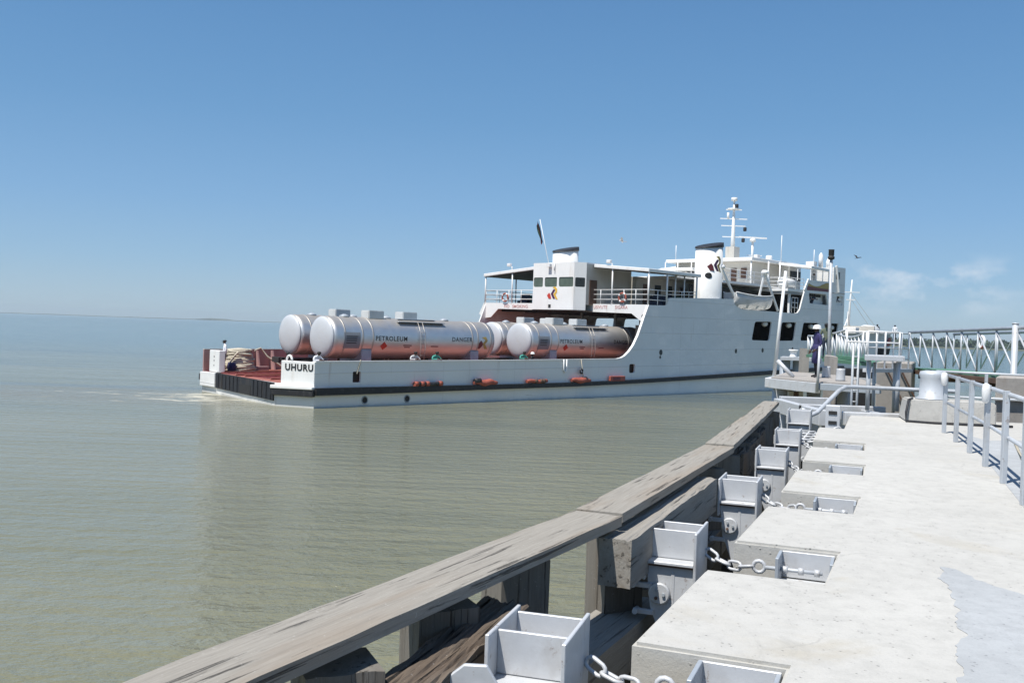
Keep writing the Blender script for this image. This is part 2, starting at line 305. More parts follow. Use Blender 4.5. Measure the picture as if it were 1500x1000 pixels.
# ------------------------------------------------------------------ mesh builder
class MB:
    def __init__(s): s.bm = bmesh.new()
    def v(s, p): return s.bm.verts.new(Vector(p))
    def face(s, ps): return s.bm.faces.new([s.v(p) for p in ps])
    def hexa(s, bot, top):
        n = len(bot); a = [s.v(p) for p in bot]; c = [s.v(p) for p in top]
        s.bm.faces.new(a[::-1]); s.bm.faces.new(c)
        for i in range(n): s.bm.faces.new((a[i], a[(i+1) % n], c[(i+1) % n], c[i]))
        return s
    def box(s, x0, x1, y0, y1, z0, z1):
        return s.hexa([(x0, y0, z0), (x1, y0, z0), (x1, y1, z0), (x0, y1, z0)], [(x0, y0, z1), (x1, y0, z1), (x1, y1, z1), (x0, y1, z1)])
    def bar(s, p0, p1, wd, ht=None, up=(0, 0, 1)):
        ht = ht or wd; p0 = Vector(p0); p1 = Vector(p1); d = (p1-p0).normalized(); up = Vector(up)
        if abs(d.dot(up)) > .98: up = Vector((1, 0, 0))
        a = d.cross(up).normalized()*wd/2; c = a.cross(d).normalized()*ht/2
        return s.hexa([p0-a-c, p0+a-c, p0+a+c, p0-a+c], [p1-a-c, p1+a-c, p1+a+c, p1-a+c])
    def tube(s, pts, r, seg=8, closed=False, cap=True):
        pts = [Vector(p) for p in pts]; n = len(pts); rs = r if isinstance(r, (list, tuple)) else [r]*n
        rings = []; prev = None
        for i, p in enumerate(pts):
            if closed: d = (pts[(i+1) % n]-pts[i-1]).normalized()
            else: d = (pts[min(i+1, n-1)]-pts[max(i-1, 0)]).normalized()
            if prev is None:
                a = d.orthogonal().normalized()
            else:
                a = (prev-d*prev.dot(d)).normalized()
            prev = a; c = d.cross(a)
            rings.append([s.v(p+(a*cos(2*pi*k/seg)+c*sin(2*pi*k/seg))*rs[i]) for k in range(seg)])
        m_ = n if closed else n-1
        for i in range(m_):
            A = rings[i]; B_ = rings[(i+1) % n]
            off = 0
            if closed and i == n-1:
                off = min(range(seg), key=lambda o: sum((A[k].co-B_[(k+o) % seg].co).length for k in range(seg)))
            for k in range(seg): f = s.bm.faces.new((A[k], A[(k+1) % seg], B_[(k+1+off) % seg], B_[(k+off) % seg])); f.smooth = True
        if cap and not closed:
            s.bm.faces.new(rings[0][::-1]); s.bm.faces.new(rings[-1])
        return s
    def lathe(s, prof, c=(0, 0, 0), seg=24, ax='z', sx=1, sy=1, smooth=True):
        rings = []
        for (r, h) in prof:
            ring = []
            for k in range(seg):
                a = 2*pi*k/seg; x, y = r*cos(a)*sx, r*sin(a)*sy
                p = (x, y, h) if ax == 'z' else ((h, x, y) if ax == 'x' else (y, h, x))
                ring.append(s.v((p[0]+c[0], p[1]+c[1], p[2]+c[2])))
            rings.append(ring)
        for i in range(len(rings)-1):
            for k in range(seg):
                f = s.bm.faces.new((rings[i][k], rings[i][(k+1) % seg], rings[i+1][(k+1) % seg], rings[i+1][k])); f.smooth = smooth
        s.bm.faces.new(rings[0][::-1]); s.bm.faces.new(rings[-1]); return s
    def plate(s, outer, holes, mp, th):
        loops = [outer]+list(holes); fv = []; bv = []; edges = []
        for lp in loops:
            a = [s.v(mp(p[0], p[1], 0)) for p in lp]; c = [s.v(mp(p[0], p[1], th)) for p in lp]
            fv.append(a); bv.append(c)
            for i in range(len(a)): edges.append(s.bm.edges.new((a[i], a[(i+1) % len(a)])))
        back = {x: y for A, C in zip(fv, bv) for x, y in zip(A, C)}
        res = bmesh.ops.triangle_fill(s.bm, use_beauty=True, use_dissolve=False, edges=edges)
        fs = [g for g in res['geom'] if isinstance(g, bmesh.types.BMFace)]
        for f in fs: s.bm.faces.new([back[q] for q in reversed(f.verts)])
        for A, C in zip(fv, bv):
            for i in range(len(A)):
                j = (i+1) % len(A); s.bm.faces.new((A[i], A[j], C[j], C[i]))
        return s
    def xform(s, mat): bmesh.ops.transform(s.bm, matrix=mat, verts=s.bm.verts); return s
    def build(s, name, mat, parent=None, smooth=None, bevel=0, seg=1, loc=None, rot=None):
        bmesh.ops.recalc_face_normals(s.bm, faces=s.bm.faces)
        if bevel:
            es = [e for e in s.bm.edges if len(e.link_faces) == 2 and e.calc_face_angle(0) > .6]
            bmesh.ops.bevel(s.bm, geom=es, offset=bevel, segments=seg, affect='EDGES', clamp_overlap=True)
        me = bpy.data.meshes.new(name); s.bm.to_mesh(me); s.bm.free()
        if smooth:
            for p in me.polygons: p.use_smooth = True
        me.materials.append(M[mat] if isinstance(mat, str) else mat)
        o = bpy.data.objects.new(name, me); col.objects.link(o)
        if parent: o.parent = parent
        if loc is not None: o.location = loc
        if rot is not None: o.rotation_euler = rot
        return o
def tag(o, label=None, cat=None, group=None, kind=None):
    if label: o['label'] = label
    if cat: o['category'] = cat
    if group: o['group'] = group
    if kind: o['kind'] = kind
    return o
def thing(name, label, cat, loc=(0, 0, 0), rotz=0, group=None):
    o = bpy.data.objects.new(name, None); col.objects.link(o); o.location = loc; o.rotation_euler = (0, 0, rotz); o.empty_display_size = .3
    return tag(o, label, cat, group)
def copy_tree(o, parent=None):
    c = o.copy(); col.objects.link(c); c.parent = parent
    for ch in list(o.children): copy_tree(ch, c)
    return c
def rpoly(pts, r=.15, n=4):
    out_ = []; k = len(pts)
    for i in range(k):
        p = Vector(pts[i]).to_2d() if len(pts[i]) > 2 else Vector(pts[i]); a = Vector(pts[i-1]); c = Vector(pts[(i+1) % k])
        da = (a-p); dc = (c-p); rr = min(r, da.length*.45, dc.length*.45)
        A = p+da.normalized()*rr; C = p+dc.normalized()*rr
        for j in range(n+1):
            tt = j/n; out_.append(tuple(A*(1-tt)**2+p*2*tt*(1-tt)+C*tt*tt))
    return out_
def circ(cx, cy, r, n=14, ry=None): return [(cx+r*cos(2*pi*i/n), cy+(ry or r)*sin(2*pi*i/n)) for i in range(n)]
def wrap_poly(mb, pts, f, th, step=.07):
    q = MB(); q.plate(pts, [], lambda a, c, d: (a, c, d), th)
    y0 = min(p[1] for p in pts); y1 = max(p[1] for p in pts); k = int((y1-y0)/step)+1
    for i in range(1, k):
        bmesh.ops.bisect_plane(q.bm, geom=q.bm.verts[:]+q.bm.edges[:]+q.bm.faces[:], plane_co=(0, y0+(y1-y0)*i/k, 0), plane_no=(0, 1, 0))
    for vv in q.bm.verts: vv.co = Vector(f(vv.co.x, vv.co.y)(0, 0, vv.co.z))
    me = bpy.data.meshes.new('w'); q.bm.to_mesh(me); q.bm.free(); mb.bm.from_mesh(me); bpy.data.meshes.remove(me); return mb
def text_mesh(body, size, extrude, mapf, spacing=1.0, bold=.012):
    cu = bpy.data.curves.new('t', 'FONT'); cu.body = body; cu.size = size; cu.extrude = extrude; cu.space_character = spacing; cu.offset = bold; cu.resolution_u = 3
    o = bpy.data.objects.new('t', cu); col.objects.link(o)
    dg = bpy.context.evaluated_depsgraph_get(); me = bpy.data.meshes.new_from_object(o.evaluated_get(dg))
    bpy.data.objects.remove(o); bpy.data.curves.remove(cu)
    mb = MB(); mb.bm.from_mesh(me); bpy.data.meshes.remove(me)
    for vv in mb.bm.verts: vv.co = Vector(mapf(*vv.co))
    return mb
def sub(mb, n=1):
    es = [e for e in mb.bm.edges]; bmesh.ops.subdivide_edges(mb.bm, edges=es, cuts=n, use_grid_fill=True); return mb
def roughen(mb, amp, seed=0, keep=None):
    from mathutils import noise as mn
    for vv in mb.bm.verts:
        vv.co += mn.noise_vector(vv.co*3.1+Vector((seed*7.3, seed, 0)))*amp
    return mb

# ------------------------------------------------------------------ setting: water, far shore
wa = MB(); wa.face([(-14000, -300, 0), (14000, -300, 0), (14000, 16000, 0), (-14000, 16000, 0)])
tag(wa.build('water', 'water'), kind='structure')
# low land: right shore with hazy trees, and thin far land on the left
def land(name, pts, mat='shore'):
    mb = MB(); a = []; c = []; d = []
    for (x, y, h, dep) in pts:
        a.append(mb.v((x, y, -.5))); c.append(mb.v((x, y+2, h))); d.append(mb.v((x, y+dep, h*.9)))
    for i in range(len(pts)-1):
        mb.bm.faces.new((a[i], a[i+1], c[i+1], c[i])); mb.bm.faces.new((c[i], c[i+1], d[i+1], d[i]))
    o = mb.build(name, mat); return tag(o, kind='structure')
land('far_shore', [(520+i*25, 1330-i*12+random.uniform(-15, 15), 1.6+random.uniform(0, .6), 260) for i in range(18)])
land('distant_shore', [(-4300+i*90, 5600+random.uniform(-40, 40), 2.5+random.uniform(0, 1.5) + (8 if i == 28 else 0), 300) for i in range(54)])
mb = MB()
from mathutils import noise as mnoise
for i in range(520):
    tt = random.random(); x = 505+tt*440; y = 1342-tt*200+random.uniform(0, 120)
    hh = random.uniform(7, 12.5)*(1+.35*mnoise.noise(Vector((x*.02, 3, 0)))); ww = random.uniform(5, 10)
    for k in range(16):
        cx = x+random.uniform(-ww, ww)*.6; cy = y+random.uniform(-ww, ww)*.6; cz = hh*random.uniform(.2, 1); s_ = random.uniform(1.2, 2.8)
        e = Euler((random.uniform(0, 3), random.uniform(0, 3), random.uniform(0, 3))).to_matrix()
        q = [Vector((cx, cy, cz))+e@Vector(p)*s_ for p in ((-1, -.6, 0), (1, -.7, .2), (.8, .8, -.1), (-.7, .7, .3))]
        mb.face(q)
tag(mb.build('far_woodland', 'foliage'), 'hazy grey green trees along the far shore', 'woodland', kind='stuff')

# ------------------------------------------------------------------ quay
ZD = 2.95
E0 = Vector((.70, 5.11)); ed = Vector((.362, .932)).normalized(); en = Vector((ed.y, -ed.x))
def edge_n(s):
    ks = [(-12, -.3), (0, 0), (3, .13), (6, .22), (9, .22), (12, .16), (18, 0)]
    for (a, x), (c, y) in zip(ks, ks[1:]):
        if s <= c: return x+(y-x)*(s-a)/(c-a)
    return 0
def Q(s, n, z=None):
    p = E0+ed*s+en*n; return (p.x, p.y) if z is None else (p.x, p.y, z)
notches = [(2.9*k-1.08, 2.9*k) for k in range(-1, 5)]
outl = [Q(-10, -.3)]
for (a, c) in notches:
    outl += [Q(a, edge_n(a)), Q(a, edge_n(a)+.80), Q(c, edge_n(c)+.80), Q(c, edge_n(c))]
outl += [Q(14.1, edge_n(14.1)), Q(14.1, .56), Q(17.9, .56), Q(17.9, 1.2), (9.0, 21.2), (16.5, 20.4), (22, 10), (22, -8), (-3.5, -8)]
mb = MB(); mb.plate(outl, [], lambda a, c, d: (a, c, ZD-d), 1.6)
es = [e for e in mb.bm.edges if all(abs(v_.co.z-ZD) < .001 for v_ in e.verts) and len(e.link_faces) == 2 and e.calc_face_angle(0) > .5]
bmesh.ops.bevel(mb.bm, geom=es, offset=.02, segments=2, affect='EDGES')
tag(mb.build('quay', 'conc'), kind='structure')
mb = MB(); mb.plate([Q(-10, .9), Q(17.5, 1.3), (9.0, 20.8), (16, 20), (21, 10), (21, -7), (-2.5, -7)], [], lambda a, c, d: (a, c, 1.4-d), 3.2)
tag(mb.build('quay_base', 'concold'), kind='structure')
# notch floors are the base of the slab: small ledges under the brackets
def sheet(name, pix, z, mat, jag=.0):
    pts = [G(x, y, z) for x, y in pix]; pp = []
    for i, p in enumerate(pts):
        q = pts[(i+1) % len(pts)]; k = max(1, int((q-p).length/.03)) if jag else 1
        for j in range(k):
            r_ = p.lerp(q, j/k)
            if jag: r_ = r_+Vector((mnoise.noise(r_*2.7), mnoise.noise(r_*3.1+Vector((9, 0, 0))), 0))*jag+Vector((mnoise.noise(r_*13), mnoise.noise(r_*14+Vector((5, 0, 0))), 0))*jag*.6
            pp.append((r_.x, r_.y))
    m_ = MB(); m_.plate(pp, [], lambda a, c, d: (a, c, z-d), .003); return tag(m_.build(name, mat), kind='structure')
sheet('cement_patch', [(1373, 829), (1400, 832), (1428, 846), (1455, 858), (1500, 870), (1640, 900), (1640, 1130), (1395, 1130), (1408, 1000), (1409, 975), (1393, 942), (1412, 930), (1407, 915), (1398, 880)], ZD+.004, 'patch', .05)
sheet('painted_walkway', [(1404, 633), (1445, 645), (1560, 645), (1700, 660), (2600, 900), (2600, 1130), (1900, 1130), (1526, 775), (1450, 680)], ZD+.004, 'patch')

# timber fender line ---------------------------------------------------------------------------
def beam(name, p0, p1, wd, ht, mat, top=True, label=None, cat='timber', group=None, rough=.008, seed=0, parent=None, cuts=10, cross=5, split=0):
    p0 = Vector(p0); p1 = Vector(p1); d = p1-p0; L = d.length
    mb = MB(); mb.box(0, L, -wd/2, wd/2, -ht if top else -ht/2, 0 if top else ht/2)
    es = [e for e in mb.bm.edges if abs(e.verts[0].co.x-e.verts[1].co.x) > .1]
    bmesh.ops.subdivide_edges(mb.bm, edges=es, cuts=max(2, int(L*cuts/3)), use_grid_fill=True)
    es = [e for e in mb.bm.edges if abs(e.verts[0].co.y-e.verts[1].co.y) > wd*.5]
    bmesh.ops.subdivide_edges(mb.bm, edges=es, cuts=cross, use_grid_fill=True)
    rr = random.Random(seed)
    for vv in mb.bm.verts:
        c_ = vv.co; nv = mnoise.noise_vector(Vector((c_.x*1.6, c_.y*9, c_.z*9))+Vector((seed*5.1, 0, 0)))
        fine = mnoise.noise(Vector((c_.x*.7, c_.y*22, c_.z*22+seed)))
        vv.co += Vector((nv.x, nv.y*.35, nv.z*.35))*rough+Vector((0, 0, fine*rough*.7))
        if split and c_.z > -.06: vv.co.z -= split*max(0, mnoise.noise(Vector((c_.x*1.1, c_.y*26, seed)))+.15)+split*.5*max(0, mnoise.noise(Vector((c_.x*3, c_.y*60, seed))))
        if abs(abs(c_.y)-wd/2) < .02 and c_.z > -.03: vv.co.z -= abs(mnoise.noise(Vector((c_.x*2.3, seed, 1))))*rough*2.5
    bmesh.ops.recalc_face_normals(mb.bm, faces=mb.bm.faces)
    o = mb.build(name, mat, parent, bevel=0)
    q = d.to_track_quat('X', 'Z'); o.location = p0; o.rotation_euler = q.to_euler()
    if label: tag(o, label, cat, group)
    return o
RP = [(-1.95, 2.45), (-1.27, 3.53), (-.60, 4.82), (.74, 7.42), (2.72, 12.22), (4.35, 16.9), (5.82, 21.2)]
RP = [Vector((x, y, 3.2)) for x, y in RP]
cap = thing('fender_cap_rail', 'long weathered timber cap rail capping the fender wall along the water', 'timber rail')
for i, (a, c, z_) in enumerate([(0, 3, 0), (3, 4, .012), (4, 5, .03), (5, 6, .02)]):
    A = RP[a] if a else Vector((-1.905, 2.3, 3.2)); C = RP[c]
    dd = (C-A).normalized()*.012
    bobj = beam('plank', A+dd+Vector((-.02, .01, z_)), C-dd+Vector((-.02, .01, z_)), .40-.02*i, .075, 'cap', rough=.007, seed=i+1, parent=cap)
posts_xy = [(-.76, 4.42), (-.36, 5.45), (.08, 6.62), (.92, 7.98), (1.36, 9.1), (1.86, 10.3), (2.36, 11.5), (2.86, 12.8), (3.4, 14.4), (3.95, 16.0), (4.5, 17.6), (5.05, 19.2), (5.6, 20.7)]
where = ['nearest the camera', 'second from the camera', 'third, sunlit on its left edge', 'at the first joint of the cap rail'] 
for i, (x, y) in enumerate(posts_xy):
    o = beam('fender_post', (x, y, -1), (x, y, 3.03), .36, .34, 'post', False, rough=.012, seed=20+i, cuts=6)
    o.rotation_euler = (o.matrix_basis.to_3x3() @ Euler((radians(-66), 0, 0)).to_matrix()).to_euler()
    tag(o, ('dark square timber post under the cap rail, ' + (where[i] if i < 4 else '%s along the fender wall' % ['fifth', 'sixth', 'seventh', 'eighth', 'ninth', 'tenth', 'eleventh', 'twelfth', 'last and farthest'][i-4])), 'post', 'timber posts carrying the cap rail')
beam('fender_baulk', (-.66, 3.75, 2.95), (.02, 5.85, 2.95), .30, .36, 'oldwood', label='dark brown rotten baulk with deep splits lying beside the nearest steel bracket', cat='timber baulk', group='timber baulks behind the cap rail', rough=.016, seed=51, cuts=36, cross=30, split=.05)
beam('fender_baulk', (.82, 7.10, 3.075), (2.16, 10.4, 3.075), .25, .36, 'baulk', label='grey squared baulk with a long crack along its top and a pale sawn end', cat='timber baulk', group='timber baulks behind the cap rail', rough=.008, seed=52, cuts=24, cross=24, split=.018)
beam('fender_baulk', (3.12, 13.4, 2.98), (4.65, 17.9, 2.98), .36, .42, 'oldwood', label='brown crumbling baulk overgrown with dry debris beyond the middle brackets', cat='timber baulk', group='timber baulks behind the cap rail', rough=.02, seed=53, cuts=26, cross=20, split=.06)
beam('lower_waling', (-.35, 5.0, 2.32), (1.2, 8.3, 2.32), .42, .34, 'baulk', label='low grey waling lying in shadow below the sawn end of the baulk', cat='timber waling', group='low walings of the fender wall', rough=.014, seed=54)
beam('lower_waling', (1.3, 8.6, 2.3), (5.6, 19.8, 2.3), .36, .34, 'post', label='low dark waling running deep behind the far steel brackets', cat='timber waling', group='low walings of the fender wall', rough=.014, seed=55)
for k, s_ in enumerate((-1.6, 1.2, 4.2, 7.4, 10.6, 14)):
    x, y = Q(s_, -1.0); beam('fender_pile', (x, y, -1), (x, y, 2.15), .34, .34, 'post', False, 'dark fender pile rising from the water under the walings, %s from the camera' % ['first', 'second', 'third', 'fourth', 'fifth', 'sixth'][k], 'pile', 'dark piles under the fender walings', seed=70+k)

# steel fender brackets ------------------------------------------------------------------------
def shackle(mb, p, ang, r=.055, t_=.016):
    pts = [Vector(p)+Vector((cos(ang)*r*cos(a)*1.3, sin(ang)*r*cos(a)*1.3, r*sin(a))) for a in [i*2*pi/12 for i in range(12)]]
    mb.tube(pts, t_, 6, True)
def make_bracket(label):
    # local x along the quay edge (away from camera), y towards the quay, z = 0 at the rim
    t_ = thing('fender_bracket', label, 'fender bracket', group='silver painted steel brackets along the quay edge')
    L, Wd = .58, .42
    for sgn in (-1, 1):
        y = sgn*Wd/2; mb = MB()
        mb.plate([(-L/2, 0), (L/2, 0), (L/2, -.95), (-L/2+.05, -.95), (-L/2, -.40)] if sgn < 0 else [(-L/2, 0), (L/2, 0), (L/2, -.62), (L/2-.28, -.40), (-L/2, -.40)], [], lambda a, c, d, y=y, sgn=sgn: (a, y-sgn*d, c), .022); mb.build('side_plate', 'steel', t_, bevel=.004)
    for x, z0, z1 in ((-.13, -.24, -.015), (L/2-.06, -.5, -.02)):
        mb = MB(); mb.box(x-.011, x+.011, -Wd/2+.022, Wd/2-.022, z0, z1); mb.build('cross_plate', 'steel', t_, bevel=.003)
    mb = MB(); mb.box(-L/2+.004, L/2-.072, -Wd/2+.023, Wd/2-.023, -.268, -.245); mb.build('shelf', 'steel', t_, bevel=.003)
    mb = MB(); mb.box(-L/2+.02, -L/2+.04, -Wd/2+.023, Wd/2-.023, -.286, -.269); mb.build('seam', 'rust', t_)
    mb = MB()   # lower front body and triangular gusset
    mb.plate([(-Wd/2+.02, -.287), (Wd/2-.02, -.287), (Wd/2-.06, -.62), (.02, -.95), (-Wd/2+.02, -.95)], [], lambda a, c, d: (-L/2+.045+d, a, c), .022)
    mb.plate([(-.5, -.325), (.5, -.325), (.3, -.85), (-.5, -.95)], [], lambda a, c, d: (a*.5, -.04+d, c), .03)
    mb.build('gusset', 'steel', t_, bevel=.004)
    h = MB(); h.lathe([(.085, 0), (.085, .03), (.075, .036)], (0, 0, 0), 24); h.xform(Matrix.Translation((-L/2+.04, .075, -.50)) @ Matrix.Rotation(radians(-90), 4, 'Y'))
    hub = h.build('hub', 'steel', t_)
    bo = MB()
    for a in range(3):
        bo.lathe([(.013, 0), (.013, .014)], (0, 0, 0), 6); 
    bo.bm.free(); 
    for a in range(3):
        q = MB(); q.lathe([(.014, 0), (.014, .016)], (.038*cos(a*2.1+.5), .038*sin(a*2.1+.5), 0), 6)
        q.xform(Matrix.Translation((-L/2+.004, .075, -.50)) @ Matrix.Rotation(radians(-90), 4, 'Y')); q.build('bolt', 'rust' if a == 1 else 'steel2', hub)
    for z_, y0 in ((-.45, .28), (-.66, .26)):
        lg = MB(); lg.box(-L/2+.02, -L/2+.06, y0-.14, y0+.02, z_-.02, z_+.02); lg.build('lug', 'steel', t_, bevel=.004)
        lg = MB(); lg.lathe([(.022, -.05), (.022, .05)], (-L/2+.04, y0, z_), 10, 'x'); lg.build('pin', 'steel', t_)
    lg = MB(); lg.box(L/2-.10, L/2-.05, .2, .26, -.30, -.14); lg.build('lug', 'steel', t_, bevel=.004)
    pl = MB(); pl.box(-.15, .17, -.16, .16, -4.2, -.96); pl.build('pile', 'dimpile', t_)
    return t_
edge_ang = atan2(ed.y, ed.x)
bs = [(-.26, 0, 1.0), (2.72, .0, 1.0), (5.78, 0, 1.0), (8.95, 0, 1.0), (12.1, 0, 1.0), (15.7, .1, 1.1)]
blab = ['nearest silver steel fender bracket with an open two-celled top beside the rotten baulk',
        'silver steel fender bracket with rusty seam and round bolted hub beside the sawn grey baulk',
        'third silver fender bracket from the camera, at the far end of the cracked grey baulk',
        'fourth silver fender bracket from the camera, near the brown crumbling baulk',
        'fifth silver fender bracket from the camera, smaller in view behind the fourth',
        'farthest and tallest silver fender bracket, joined by the bent pipe']
br0 = make_bracket(blab[0])
for k, (s_, dz, scl) in enumerate(bs):
    o = br0 if k == 0 else copy_tree(br0)
    o['label'] = blab[k]; o.location = Q(s_, edge_n(s_)-.43, 3.06+dz); o.rotation_euler = (0, 0, edge_ang+(.08 if k == 0 else .02)); o.scale = (scl, scl, scl)
# plate lug in the lower left of the first bracket
t_ = thing('fender_plate', 'cut-cornered silver steel plate with one bolt in front of the nearest bracket', 'steel plate', (-.15, 4.66, 2.99), edge_ang)
mb = MB(); mb.plate([(-.45, -.35), (-.02, 0), (.09, 0), (.17, -.13), (.30, -.13), (.30, -.5), (-.45, -.5)], [], lambda a, c, d: (a, -.1+d, c), .03)
mb.xform(Matrix.Rotation(radians(-72), 4, 'Z')); mb.build('plate', 'steel', t_, bevel=.005)
mb = MB(); mb.lathe([(.03, 0), (.03, .025), (.02, .03)], (0, 0, 0), 6); mb.xform(Matrix.Rotation(radians(-72), 4, 'Z') @ Matrix.Translation((.05, -.1, -.12)) @ Matrix.Rotation(radians(90), 4, 'X')); mb.build('bolt', 'steel', t_)

# chains and tension boxes in the quay notches ---------------------------------------------------
def link(mb, c, d, up, ll, wr, r):
    d = d.normalized(); s_ = d.cross(up).normalized(); pts = []
    a_ = ll/2-wr
    for i in range(6): th = -pi/2+pi*i/5; pts.append(c+d*(a_+wr*cos(th))+s_*wr*sin(th))
    for i in range(6): th = pi/2+pi*i/5; pts.append(c+d*(-a_+wr*cos(th))+s_*wr*sin(th))
    mb.tube(pts, r, 6, True)
def chain(name, p0, p1, sag, ll, wr, r, label, group):
    p0 = Vector(p0); p1 = Vector(p1); L = (p1-p0).length; pitch = ll-2.6*r; n = max(2, int(L*1.03/pitch)); mb = MB()
    o0 = p0.copy()
    f = lambda t__: p0.lerp(p1, t__)+Vector((0, 0, -4*sag*t__*(1-t__)))
    for i in range(n):
        tt = (i+.5)/n; c = f(tt)-o0; d = f(min(1, tt+.02))-f(max(0, tt-.02))
        up = Vector((0, 0, 1)) if i % 2 else d.cross(Vector((0, 0, 1))).normalized()
        up = (up+Vector((.2, .1, .15))).normalized()
        link(mb, c, d, up, ll, wr, r)
    o = mb.build(name, 'steel'); o.location = o0; return tag(o, label, 'chain', group)
ordn = ['behind the frame edge', 'nearest', 'second', 'third', 'fourth', 'fifth']
def make_tension(label):
    t_ = thing('chain_anchor', label, 'chain anchor', group='silver chain anchors set in the quay notches')
    # x along the notch wall (inland), y away from camera into the wall
    mb = MB(); mb.box(.36, .78, -.02, .0, -.22, -.015); mb.build('back_plate', 'steel', t_, bevel=.003)
    mb = MB(); mb.box(.36, .385, -.34, -.021, -.26, -.01); mb.build('end_plate', 'steel2', t_, bevel=.003); mb = MB(); mb.box(.755, .78, -.30, -.021, -.25, -.02); mb.build('end_plate', 'steel2', t_, bevel=.003)
    mb = MB(); mb.box(.386, .754, -.30, -.021, -.25, -.228); mb.build('shelf', 'steel', t_, bevel=.003)
    mb = MB(); mb.tube([(.26, -.16, -.13), (.70, -.16, -.13)], .016, 8); mb.build('rod', 'galv', t_)
    for x in (.42, .54, .66):
        mb = MB(); mb.lathe([(.03, -.02), (.03, .02)], (x, -.16, -.13), 6, 'x'); mb.build('nut', 'steel', t_)
    mb = MB(); pts = [Vector((.22+.045*cos(a), -.16, -.13+.045*sin(a))) for a in [i*2*pi/12 for i in range(12)]]; mb.tube(pts, .016, 6, True); mb.build('eye', 'steel', t_)
    mb = MB(); mb.box(.0, .62, -.46, -.40, -.40, -.30); mb.build('channel', 'steel', t_, bevel=.004)
    return t_
ta = None
for k, (a, c) in enumerate(notches):
    n0 = edge_n(c); lab = 'silver chain anchor box bolted inside the %s quay notch' % ('hidden' if k == 0 else ordn[k]+' visible')
    if k == 0: continue
    if ta is None: ta = make_tension(lab); o = ta
    else: o = copy_tree(ta)
    o['label'] = lab; o.location = Q(c-.004, n0, ZD-.02); o.rotation_euler = (0, 0, atan2(en.y, en.x))
    s_ = bs[k-1][0] if k-1 < len(bs) else c
    bx = Q(s_+.20, edge_n(s_)-.22, 2.84)
    eye = Q(c-.165, n0+.17, ZD-.15)
    chain('fender_chain', bx, eye, .05, .125, .032, .0125, 'silver chain sagging from the %s bracket to its anchor in the quay notch' % ordn[k], 'chains between brackets and quay')
    b2 = Q(s_-.25, edge_n(s_)-.17, 2.60); e2 = Q(s_-.12, edge_n(s_)+.28, 2.56)
    chain('fender_chain', b2, e2, .04, .125, .032, .0125, 'silver chain running low from the hub of the %s bracket under the quay edge' % ordn[k], 'chains between brackets and quay')
for k in range(4):
    s_ = 13.2+k*.55
    chain('fender_chain', Q(s_, -.35, 2.75), Q(s_+.35, .45, 2.85), .06, .17, .045, .017, 'heavy silver chain in the wide far notch, %s of four from the camera' % ['first', 'second', 'third', 'fourth'][k], 'chains heaped in the far notch')
tb = thing('mooring_block', 'small upright grey steel block with slots standing in the far notch', 'steel block', Q(15.4, .3, 2.3), edge_ang)
mb = MB(); mb.box(-.12, .12, -.14, .14, 0, 1.0); mb.build('upright', 'steel', tb, bevel=.01)
mb = MB(); mb.box(-.3, .2, -.18, .22, 0, .52); mb.build('foot', 'steel2', tb, bevel=.01)
for z_ in (.62, .82):
    mb = MB(); mb.box(-.135, -.121, -.08, .08, z_, z_+.07); mb.build('slot', 'dark', tb)

# ------------------------------------------------------------------ quay railing on the right
rail = thing('quay_railing', 'galvanised three-pipe railing running along the right side of the concrete deck', 'railing')
RB = [Vector(p) for p in ((8.68, 19.5, ZD), (8.15, 17.9, ZD), (7.62, 16.28, ZD), (7.10, 14.7, ZD), (6.55, 13.1, ZD), (6.0, 11.55, ZD), (5.42, 10.0, ZD), (4.86, 8.45, ZD))]
RB = RB[1:]
for i, p in enumerate(RB):
    mb = MB(); mb.bar(p, p+Vector((0, 0, 1.12)), .062, .062); mb.build('post', 'galv', rail, bevel=.004)
off = Vector((.052, -.018, 0))
for h, r_ in ((1.08, .03), (.56, .026)):
    mb = MB(); mb.tube([RB[0]+off+Vector((0, 0, h)), RB[3]+off+Vector((0, 0, h-.01)), RB[-1]+off+Vector((0, 0, h))], r_, 8); mb.build('rail', 'galv', rail)
mb = MB(); mb.tube([RB[4]+off*2+Vector((0, 0, .50)), RB[4].lerp(RB[5], .5)+off*2+Vector((0, 0, .33)), RB[5]+off*2+Vector((0, 0, .47)), RB[6]+off*2+Vector((0, 0, .35))], .018, 6); mb.build('slack_rope', 'rope', rail)
for i in (0, 3):
    p = RB[i]
    mb = MB(); mb.lathe([(.02, -.22), (.05, -.19), (.06, -.05), (.045, .02), (.015, .04)], (0, 0, 0), 14, sx=1, sy=.8); roughen(mb, .022, i)
    o = mb.build('wrapped_lamp', 'white2'); o.location = p+Vector((-.06, -.06, 1.10))
    tag(o, 'white wrapped bundle tied on top of the railing post ' + ('by the bollard' if i == 0 else 'halfway along the railing'), 'bundle', 'white bundles tied on the railing')
# end railing behind the bollard
er = thing('end_railing', 'thin white horizontal handrail behind the bollard at the end of the deck', 'railing')
for z_ in (4.02, 3.48):
    mb = MB(); mb.tube([(9.3, 20.9, z_), (11.4, 20.6, z_-.02), (16, 20.2, z_-.03)], .025, 6); mb.build('rail', 'galv', er)
for x in (10.3, 11.3, 12.6, 14, 15.5):
    mb = MB(); mb.bar((x, 20.72-.06*(x-10), ZD), (x, 20.72-.06*(x-10), 4.0), .05); mb.build('post', 'galv', er)

